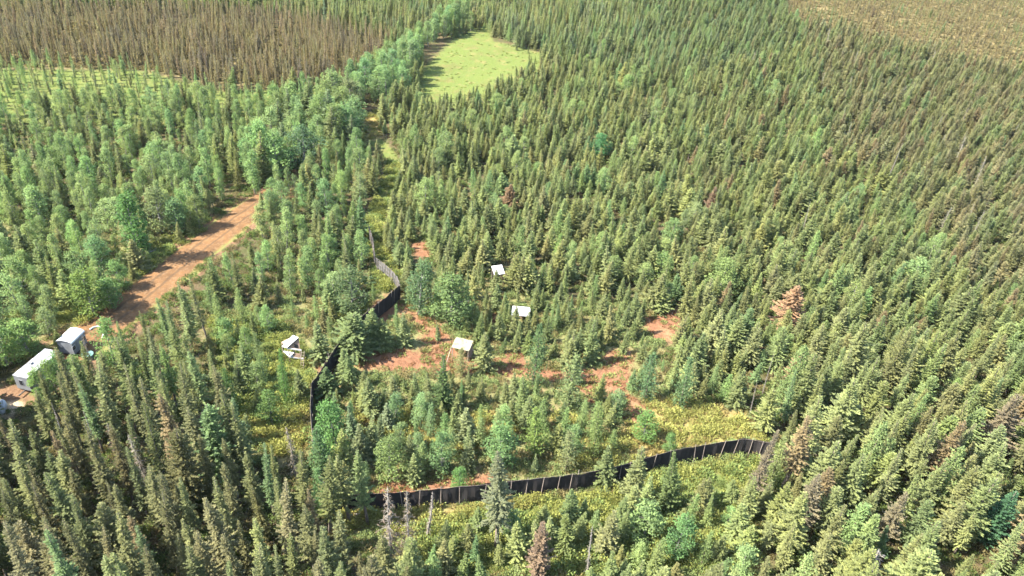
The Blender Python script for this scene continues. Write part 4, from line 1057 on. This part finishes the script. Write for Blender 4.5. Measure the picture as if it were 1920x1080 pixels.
# ------------------------------------------------------------------ fences
def fence(name, pts, h, gap, label, net_mat, post_mat, seed, wires=False):
    P = np.array(pts); s = np.concatenate([[0], np.cumsum(np.hypot(*np.diff(P, axis=0).T))])
    root = empty(name, (P[0][0], P[0][1], float(height(*P[0])))); ox, oy, oz = root.location
    tag(root, label, 'fence')
    r = np.random.default_rng(seed)
    at_ = lambda q: (float(np.interp(q, s, P[:, 0])), float(np.interp(q, s, P[:, 1])))
    def nrm(q):
        a, b = at_(max(0, q - 0.4)), at_(min(s[-1], q + 0.4)); d = np.array(b) - np.array(a); d /= np.hypot(*d) + 1e-9
        return np.array([-d[1], d[0]])
    # cloth: a thin slab that sags between posts
    qs = np.arange(0, s[-1], 0.45); mb = MB(); rows = []
    for q in qs:
        x, y = at_(q); n = nrm(q); z0 = float(height(x, y))
        wob = 0.10 * math.sin(q * 1.7 + 2 * math.sin(q * 0.31)) + 0.05 * math.sin(q * 5.3 + 1)
        top = h - 0.16 * abs(math.sin(q / gap * math.pi + math.sin(q * 0.4))) + 0.12 * math.sin(q * 0.37 + 1) + 0.05 * math.sin(q * 1.9)
        col = []
        for side in (-0.012, 0.012):
            for f in (0.0, 0.35, 0.7, 1.0):
                bel = wob * math.sin(f * 3.14) + side
                col.append((x + n[0] * bel - ox, y + n[1] * bel - oy, z0 - 0.06 + (top + 0.06) * f - oz))
        rows.append(col)
    for a, b in zip(rows[:-1], rows[1:]):
        vs = a + b
        mb.add(vs, [(k, k + 1, 8 + k + 1, 8 + k) for k in range(3)] + [(4 + k, 12 + k, 12 + k + 1, 4 + k + 1) for k in range(3)] + [(3, 7, 15, 11)])
    mb.build('netting', net_mat, root)
    q = 0.3; posts = 0
    src = None
    while q < s[-1] and posts < 98:
        x, y = at_(q); n = nrm(q); z0 = float(height(x, y)); hh = h + r.uniform(0.05, 0.3); ln = r.normal(0, 0.05, 2)
        x += n[0] * 0.09; y += n[1] * 0.09
        mb = MB(); mb.tube([(x - ox, y - oy, z0 - 0.3 - oz), (x - ox + ln[0] * hh * .5, y - oy + ln[1] * hh * .5, z0 + hh / 2 - oz), (x - ox + ln[0] * hh, y - oy + ln[1] * hh, z0 + hh - oz)], [0.052, 0.046, 0.036], 6)
        mb.build('post', post_mat, root); posts += 1
        q += gap * r.uniform(0.35, 1.6)
    mb = MB()
    for hz in ((h * 0.98,) if not wires else (h * 0.35, h * 0.65, h * 0.98)):
        ptsw = []
        for qq in np.arange(0, s[-1], 1.2):
            x, y = at_(qq); n = nrm(qq); ptsw.append((x + n[0] * 0.05 - ox, y + n[1] * 0.05 - oy, float(height(x, y)) + hz + 0.02 - oz))
        mb.tube(ptsw, 0.012, 4)
    mb.build('top_wire', M_POST, root)
    return root
fence('screened_fence', FENCE_G, 2.85, 2.2, 'tall dark screened fence on grey posts curving around the front of the clearing', M_NET, M_POST, 4)

# grey open mesh netting at the back of the enclosure
m, nt, out = new_mat('grey_wire_netting')
g = nt.nodes.new('ShaderNodeNewGeometry'); sx = nt.nodes.new('ShaderNodeSeparateXYZ'); nt.links.new(g.outputs['Position'], sx.inputs[0])
def stripes(sock, per, w): 
    f = mathn(nt, 'FRACT', mathn(nt, 'DIVIDE', sock, per)); return mathn(nt, 'LESS_THAN', f, w)
lines = mathn(nt, 'MAXIMUM', stripes(sx.outputs[2], 0.18, 0.28), stripes(mathn(nt, 'ADD', sx.outputs[0], mathn(nt, 'MULTIPLY', sx.outputs[1], 0.5)), 0.18, 0.28))
d = nt.nodes.new('ShaderNodeBsdfDiffuse'); d.inputs[0].default_value = (0.10, 0.095, 0.09, 1); tb = nt.nodes.new('ShaderNodeBsdfTransparent')
mx = nt.nodes.new('ShaderNodeMixShader'); nt.links.new(lines, mx.inputs[0]); nt.links.new(tb.outputs[0], mx.inputs[1]); nt.links.new(d.outputs[0], mx.inputs[2]); nt.links.new(mx.outputs[0], out.inputs[0])
fence('wire_fence', REAR_G, 2.6, 1.5, 'grey open wire fence continuing from the rear corner of the dark fence', m, M_POST, 9, True)

# ------------------------------------------------------------------ trailers
def zat(x, y): return float(height(x, y))
ax, ay = ground(62, 741); bx, by = ground(121, 690)         # the trailer's long right side, near and far corner
ang = math.atan2(by - ay, bx - ax); Lt = math.hypot(bx - ax, by - ay)
ux_, uy_ = math.cos(ang), math.sin(ang)
wx, wy = -uy_, ux_                                           # to its left
Wt = 2.05
cx0, cy0 = ax + ux_ * Lt / 2 + wx * Wt / 2, ay + uy_ * Lt / 2 + wy * Wt / 2
print('TRAILER length', Lt, 'angle', math.degrees(ang), 'at', cx0, cy0)
tr = empty('office_trailer', (cx0, cy0, zat(cx0, cy0)), ang)
tag(tr, 'long white flat roofed trailer parked below the dirt road at the left', 'trailer')
b_ = MB(); b_.box((0, 0, 1.62), (Lt, Wt, 2.1)); 
for k in range(int(Lt / 0.6)):                                # pressed ribs on the side walls
    for sg in (-1, 1): b_.box((-Lt / 2 + 0.4 + k * 0.6, sg * (Wt / 2 + 0.012), 1.62), (0.07, 0.03, 2.0))
b_.build('body', M_GREYWALL, tr, 0.02)
b_ = MB()
n = 10
for k in range(n):                                            # roof sheets, slightly uneven
    b_.box((-Lt / 2 + (k + .5) * Lt / n, 0, 2.72 + 0.012 * (k % 2)), (Lt / n + 0.02, Wt + 0.14, 0.07), 0, (0.0, 0.01 * math.sin(k * 2.3)))
b_.build('roof', M_WHITESHADED, tr, 0.01)
b_ = MB(); b_.box((0, 0, 0.45), (Lt - 0.2, Wt - 0.35, 0.24)); b_.box((-Lt / 2 - 0.5, 0, 0.42), (1.1, 0.12, 0.12)); b_.build('chassis', M_BLACK, tr)
for sx_ in (0.1, 0.75):
    for sg in (-1, 1):
        w_ = MB(); w_.tube([(sx_ + Lt * 0.1, sg * (Wt / 2 - 0.28), 0.38), (sx_ + Lt * 0.1, sg * (Wt / 2 - 0.05), 0.38)], 0.38, 14); w_.build('wheel', M_RUBBER, tr)
f_ = MB(); f_.box((-Lt / 2 - 0.02, 0.1, 1.75), (0.04, 0.62, 0.85)); wf = f_.build('window', M_GREYWALL, tr, 0.01)
g_ = MB(); g_.box((-Lt / 2 - 0.045, 0.1, 1.75), (0.02, 0.46, 0.7)); g_.build('pane', M_DARK, wf)
for k in range(4):
    x_ = -Lt * 0.36 + k * Lt * 0.22
    f_ = MB(); f_.box((x_, -Wt / 2 - 0.035, 1.8), (0.9, 0.04, 0.8)); wf = f_.build('window', M_GREYWALL, tr, 0.01)
    g_ = MB(); g_.box((x_, -Wt / 2 - 0.06, 1.8), (0.74, 0.02, 0.64)); g_.build('pane', M_DARK, wf)
d_ = MB(); d_.box((-Lt * 0.14, -Wt / 2 - 0.035, 1.55), (0.85, 0.05, 1.9)); do = d_.build('door', M_WHITE, tr, 0.01)
h_ = MB(); h_.box((-Lt * 0.14 + 0.33, -Wt / 2 - 0.08, 1.5), (0.05, 0.06, 0.14)); h_.build('handle', M_BLACK, do)
v_ = MB(); v_.box((-Lt * 0.05, 0.5, 2.86), (0.4, 0.4, 0.22)); v_.build('roof_vent', M_GREYWALL, tr, 0.02)

# smaller trailer with an arched roof, in line behind
e1, e2 = ground(143, 672), ground(166, 649)
ex, ey = (e1[0] + e2[0]) / 2, (e1[1] + e2[1]) / 2
ang2 = math.atan2(e2[1] - e1[1], e2[0] - e1[0]); la, wa, ha = math.hypot(e2[0] - e1[0], e2[1] - e1[1]), 2.2, 2.5
c2x, c2y = ex - math.sin(ang2) * wa / 2, ey + math.cos(ang2) * wa / 2
t2 = empty('camp_trailer', (c2x, c2y, zat(c2x, c2y)), ang2)
print('TRAILER2', la, math.degrees(ang2))
tag(t2, 'small grey trailer with a bright white arched roof beside the dirt road', 'trailer')
b_ = MB()
prof = [(-wa / 2, 0.5), (-wa / 2, ha - 0.25)] + [(wa / 2 * math.sin(a), ha - 0.25 + 0.42 * (math.cos(a) - 0.0) * 1.0 - 0.0) for a in np.linspace(-1.45, 1.45, 9)] + [(wa / 2, ha - 0.25), (wa / 2, 0.5)]
vs = [(-la / 2, y_, z_) for y_, z_ in prof] + [(la / 2, y_, z_) for y_, z_ in prof]; n = len(prof)
b_.add(vs, [tuple(range(n))[::-1], tuple(range(n, 2 * n))] + [(k, (k + 1) % n, n + (k + 1) % n, n + k) for k in range(n)])
b_.build('body', M_GREYWALL, t2, 0.02)
b_ = MB(); arc = [(wa / 2 * 1.06 * math.sin(a), ha - 0.2 + 0.44 * math.cos(a)) for a in np.linspace(-1.5, 1.5, 13)]
up = [(y_ * 1.0, z_ + 0.06) for y_, z_ in arc]
ring = arc + up[::-1]; n = len(ring)
vs = [(-la / 2 - 0.12, y_, z_) for y_, z_ in ring] + [(la / 2 + 0.12, y_, z_) for y_, z_ in ring]
b_.add(vs, [tuple(range(n))[::-1], tuple(range(n, 2 * n))] + [(k, (k + 1) % n, n + (k + 1) % n, n + k) for k in range(n)])
b_.build('roof', M_WHITE, t2)
for x_, w_ in ((0.9, 0.9), (-1.2, 0.7)):
    f_ = MB(); f_.box((x_, -wa / 2 - 0.02, 1.55), (w_, 0.04, 0.7)); wf = f_.build('window', M_WHITE, t2, 0.01)
    g_ = MB(); g_.box((x_, -wa / 2 - 0.045, 1.55), (w_ - 0.14, 0.02, 0.56)); g_.build('pane', M_DARK, wf)
d_ = MB(); d_.box((-0.15, -wa / 2 - 0.02, 1.45), (0.75, 0.05, 1.75)); d_.build('door', M_GREYWALL, t2, 0.01)
c_ = MB(); c_.box((0, 0, 0.42), (la - 0.1, wa - 0.4, 0.2)); c_.box((la / 2 + 0.5, 0, 0.42), (1.1, 0.1, 0.1)); c_.build('chassis', M_BLACK, t2)
for sg in (-1, 1):
    w_ = MB(); w_.tube([(-0.3, sg * (wa / 2 - 0.28), 0.36), (-0.3, sg * (wa / 2 - 0.05), 0.36)], 0.36, 14); w_.build('wheel', M_RUBBER, t2)

# pale hose lying in a loop on the dirt beside it
hp = [(170, 622), (176, 618), (184, 616), (191, 618), (195, 623), (195, 630), (192, 638)]
o_ = MB(); pts = []
for a, b2 in zip(hp[:-1], hp[1:]):
    for f in np.linspace(0, 1, 6, endpoint=False):
        x_, y_ = ground(a[0] + (b2[0] - a[0]) * f, a[1] + (b2[1] - a[1]) * f); pts.append((x_, y_, zat(x_, y_) + 0.16))
o_.tube(pts, 0.12, 6)
tag(o_.build('hose', M_WHITE, smooth=True), 'thick pale hose lying in a loop on the sandy dirt by the arched roof', 'hose')
# teal drum-like tub beside the small trailer
x_, y_ = ground(166, 672); t3 = empty('water_tub', (x_, y_, zat(x_, y_)), 0.3)
tag(t3, 'faded teal open tub on the ground in front of the small grey trailer', 'tub')
o_ = MB(); o_.tube([(0, 0, 0.0), (0, 0, 0.62)], [0.62, 0.72], 18); o_.build('tub_wall', M_TEAL, t3, 0.02); o_ = MB(); o_.tube([(0, 0, 0.62), (0, 0, 0.68)], [0.78, 0.78], 18); o_.build('rim', M_TEAL, t3)
# white bundle at the left frame edge
x_, y_ = ground(3, 772); t4 = empty('tarp_bundle', (x_, y_, zat(x_, y_)), 0.2)
tag(t4, 'white tarpaulin bundle on pale ground cut by the left frame edge', 'bundle')
import bmesh
bm = bmesh.new(); bmesh.ops.create_icosphere(bm, subdivisions=4, radius=1.0)
for v in bm.verts:
    c = v.co; k = 1 + 0.16 * math.sin(5 * c.x + 3 * c.y) * math.cos(4 * c.z + 2 * c.x) + 0.07 * math.sin(11 * c.y + 7 * c.x)
    v.co = Vector((c.x * 0.75 * k, c.y * 0.95 * k, max(-0.1, c.z * 1.05 * k + 0.62)))
me = bpy.data.meshes.new('tarpaulin'); bm.to_mesh(me); bm.free(); me.materials.append(M_WHITE); me.polygons.foreach_set('use_smooth', [True] * len(me.polygons))
o_ = bpy.data.objects.new('tarpaulin', me); COL.objects.link(o_); o_.parent = t4
o_ = MB(); o_.tube([(0.5, -0.2, 0.0), (0.62, -0.1, 1.9)], [0.06, 0.05], 6); o_.build('pole', M_WHITE, t4)

# ------------------------------------------------------------------ raised hut
def slab(pts, th):
    """a sheet with thickness from a ring of points"""
    P = [Vector(p) for p in pts]; n = (P[1] - P[0]).cross(P[-1] - P[0]).normalized() * th; k = len(P)
    mb = MB(); mb.add([p for p in P] + [p - n for p in P], [tuple(range(k)), tuple(range(k, 2 * k))[::-1]] + [(i, k + i, k + (i + 1) % k, (i + 1) % k) for i in range(k)])
    return mb
G1, G2 = Vector((*ground(544, 680), 0)), Vector((*ground(566, 683), 0))
zC, zB, back = 2.55, 4.65, None
Dp = Vector((*ground(529, 650, 1.75), 1.75))
hz = zat(G1.x, G1.y); hu = empty('raised_hut', (G1.x, G1.y, hz))
tag(hu, 'small raised wooden hut with a bright white sloping roof and white lower deck', 'hut')
u = G2 - G1; dv = Vector((Dp.x - G1.x, Dp.y - G1.y, 0)); O = Vector((0, 0, 0))
up_ = lambda p, z: Vector((p.x, p.y, z))
cor = [O, u, u + dv, dv]
for c in cor:
    o_ = MB(); o_.tube([up_(c * 0.98 + (u + dv) * 0.01, -0.3), up_(c * 0.98 + (u + dv) * 0.01, 2.35)], 0.08, 6); o_.build('post', M_TIMBER, hu)
slab([up_(c, 0.95) for c in cor], 0.12).build('lower_deck', M_WHITE, hu)
slab([up_(c, 2.42) for c in cor], 0.12).build('floor', M_PLY, hu)
un = u.normalized(); fr = Vector((un.y, -un.x, 0)) * 0.05           # a little towards the front
def beam(a, b, z, hgt, th=0.07):
    return slab([up_(a + fr, z), up_(b + fr, z), up_(b + fr, z + hgt), up_(a + fr, z + hgt)], th)
beam(O - un * 0.15, u + un * 0.2, 2.36, 0.2).build('floor_trim', M_WHITE, hu)
beam(O - un * 0.1, u + un * 0.3, 0.88, 0.2).build('deck_rail', M_WHITE, hu)
tops = [2.55, 4.6, 3.7, 1.75 + 0.75]
o_ = MB(); n4 = 4
o_.add([up_(c, 2.43) for c in cor] + [up_(c, z) for c, z in zip(cor, (2.5, 4.5, 3.7, 2.5))], [(0, 1, 5, 4), (1, 2, 6, 5), (2, 3, 7, 6), (3, 0, 4, 7), (4, 5, 6, 7), (3, 2, 1, 0)])
o_.build('wall', M_PLY, hu)
rC, rB = up_(O + fr * 3 - un * 0.1, 2.6), up_(u + fr * 3 + un * 0.1, 4.72)
rD = Vector((Dp.x - G1.x, Dp.y - G1.y, 2.6)) * 1.0; rA = up_(u + dv, 4.72)
gD, gA = ground(529, 650, hz + 2.0), ground(550, 628.5, hz + 4.05)
rD, rA = Vector((gD[0] - G1.x, gD[1] - G1.y, 2.0)), Vector((gA[0] - G1.x, gA[1] - G1.y, 4.05))
o_ = slab([rC, rB, rA, rD], -0.07); o_.build('roof', M_WHITE, hu)
gE, gF, gG = ground(552, 661, hz + 1.9), ground(544, 668.5, hz + 1.1), ground(536, 659, hz + 1.2)
slab([(gF[0] - G1.x, gF[1] - G1.y - .05, 1.12), (gE[0] - G1.x, gE[1] - G1.y - .05, 1.9), (gG[0] - G1.x, gG[1] - G1.y, 1.25)], -0.05).build('deck_sheet', M_WHITE, hu)
beam(O + u * 0.35, O + u * 0.98, 1.1, 0.65, 0.04).build('plywood_panel', M_PLY, hu)
beam(O + u * 0.55, O + u * 0.85, 2.75, 0.6, 0.03).build('opening', M_DARK, hu)
o_ = MB(); la_ = u * 1.15
for d_ in (0.0, 0.4):
    p0, p1 = up_(la_ + fr * 22 + un * d_, 0.0), up_(la_ + un * d_ + fr * 3, 2.5); o_.tube([p0, p1], 0.035, 5)
for k in range(7):
    f = (k + 0.6) / 7.4; p = up_(la_ + fr * (22 - 19 * f), 2.5 * f); o_.tube([p, p + un * 0.4], 0.025, 5)
o_.build('ladder', M_TIMBER, hu)

# ------------------------------------------------------------------ small shelters in the enclosure
def shelter(px, py, w, d, zr, rz, tilt, mat, label, walls=True):
    X_, Y_ = ground(px, py, zr); s = empty('animal_shelter', (X_, Y_, zat(X_, Y_)), rz); tag(s, label, 'shelter', 'small shelters in the enclosure')
    dz = lambda a, b2: -math.tan(tilt[1]) * a + math.tan(tilt[0]) * b2
    o_ = MB()
    for k in range(5): o_.box(((k - 2) * w / 5, 0, zr + dz((k - 2) * w / 5, 0) + 0.008 * (k % 2)), (w / 5 + 0.015, d, 0.05), 0, tilt)
    o_.build('roof', mat, s)
    for sx_ in (-1, 1):
        for sy in (-1, 1):
            a, b2 = sx_ * (w / 2 - 0.12), sy * (d / 2 - 0.12); top = zr + dz(a, b2) - 0.05
            o_ = MB(); o_.tube([(a, b2, -0.2), (a, b2, top)], [0.06, 0.05], 6); o_.build('post', M_TIMBER, s)
    if walls:
        o_ = MB(); zt = zr + dz(0, d / 2 - 0.1) - 0.12; o_.box((0, d / 2 - 0.02, zt / 2), (w - 0.3, 0.04, zt - 0.1)); o_.build('back_wall', M_PLY, s)
        o_ = MB(); zt = zr + dz(w / 2, 0) - 0.25; o_.box((w / 2 - 0.02, 0, zt / 2), (0.04, d - 0.3, zt - 0.1)); o_.build('side_wall', M_PLY, s)
    return s
shelter(977, 582, 2.75, 2.2, 2.2, rad(-2), (rad(4), 0), M_WHITE, 'flat white roofed shelter among spruces, fully white and level')
s2 = shelter(867, 647, 2.6, 2.0, 2.1, rad(-14), (rad(12), rad(0)), M_CREAMROOF, 'cream mottled lean-to shelter with a leaning pole at the rusty strip')
shelter(934, 505, 1.75, 2.2, 2.3, rad(16), (rad(10), rad(-4)), M_WHITE, 'small white roofed shelter half hidden by spruces, farthest back')
o_ = MB(); o_.tube([(-1.32, -1.0, 1.9), (-1.5, -2.6, -0.05)], [0.05, 0.06], 6); o_.build('leaning_pole', M_TIMBER, s2)
a = ground(883, 660); b2 = ground(911, 675)
o_ = MB(); o_.tube([(a[0], a[1], zat(*a) + 0.5), (b2[0], b2[1], zat(*b2) + 0.12)], [0.09, 0.13], 8)
tag(o_.build('fallen_log', M_TIMBER, smooth=True), 'pale fallen log propped beside the cream shelter on rusty ground', 'log')
# fallen pale logs in the hand of the right wood and by the road
for i, (p, q_, lab) in enumerate([((1832, 858), (1846, 848), 'pale broken log lying in the right spruce stand below the dark gap'),
                                  ((266, 479), (292, 470), 'weathered log lying on the verge of the dirt road'),
                                  ((640, 968), (690, 962), 'white bleached log lying on the pale ground before the left fence end'),
                                  ((318, 453), (338, 446), 'short pale log on the grassy verge of the dirt road')]):
    a = ground(*p); b2 = ground(*q_)
    o_ = MB(); o_.tube([(a[0], a[1], zat(*a) + 0.12), ((a[0] + b2[0]) / 2 + .1, (a[1] + b2[1]) / 2, zat(*a) + 0.16), (b2[0], b2[1], zat(*b2) + 0.1)], [0.13, 0.11, 0.07], 8)
    tag(o_.build('fallen_log', M_PALEBARK, smooth=True), lab, 'log')

# ------------------------------------------------------------------ air: very thin even haze round the whole scene
hz_ = MB(); hz_.box((0, 150, 38.0), (8600, 8600, 82.0))
m, nt, out = new_mat('haze_air')
v = nt.nodes.new('ShaderNodeVolumePrincipled')
v.inputs['Color'].default_value = (0.88, 0.90, 0.88, 1); v.inputs['Density'].default_value = 0.00003; v.inputs['Anisotropy'].default_value = 0.2
nt.links.new(v.outputs[0], out.inputs['Volume'])
tag(hz_.build('haze', m), kind='stuff')
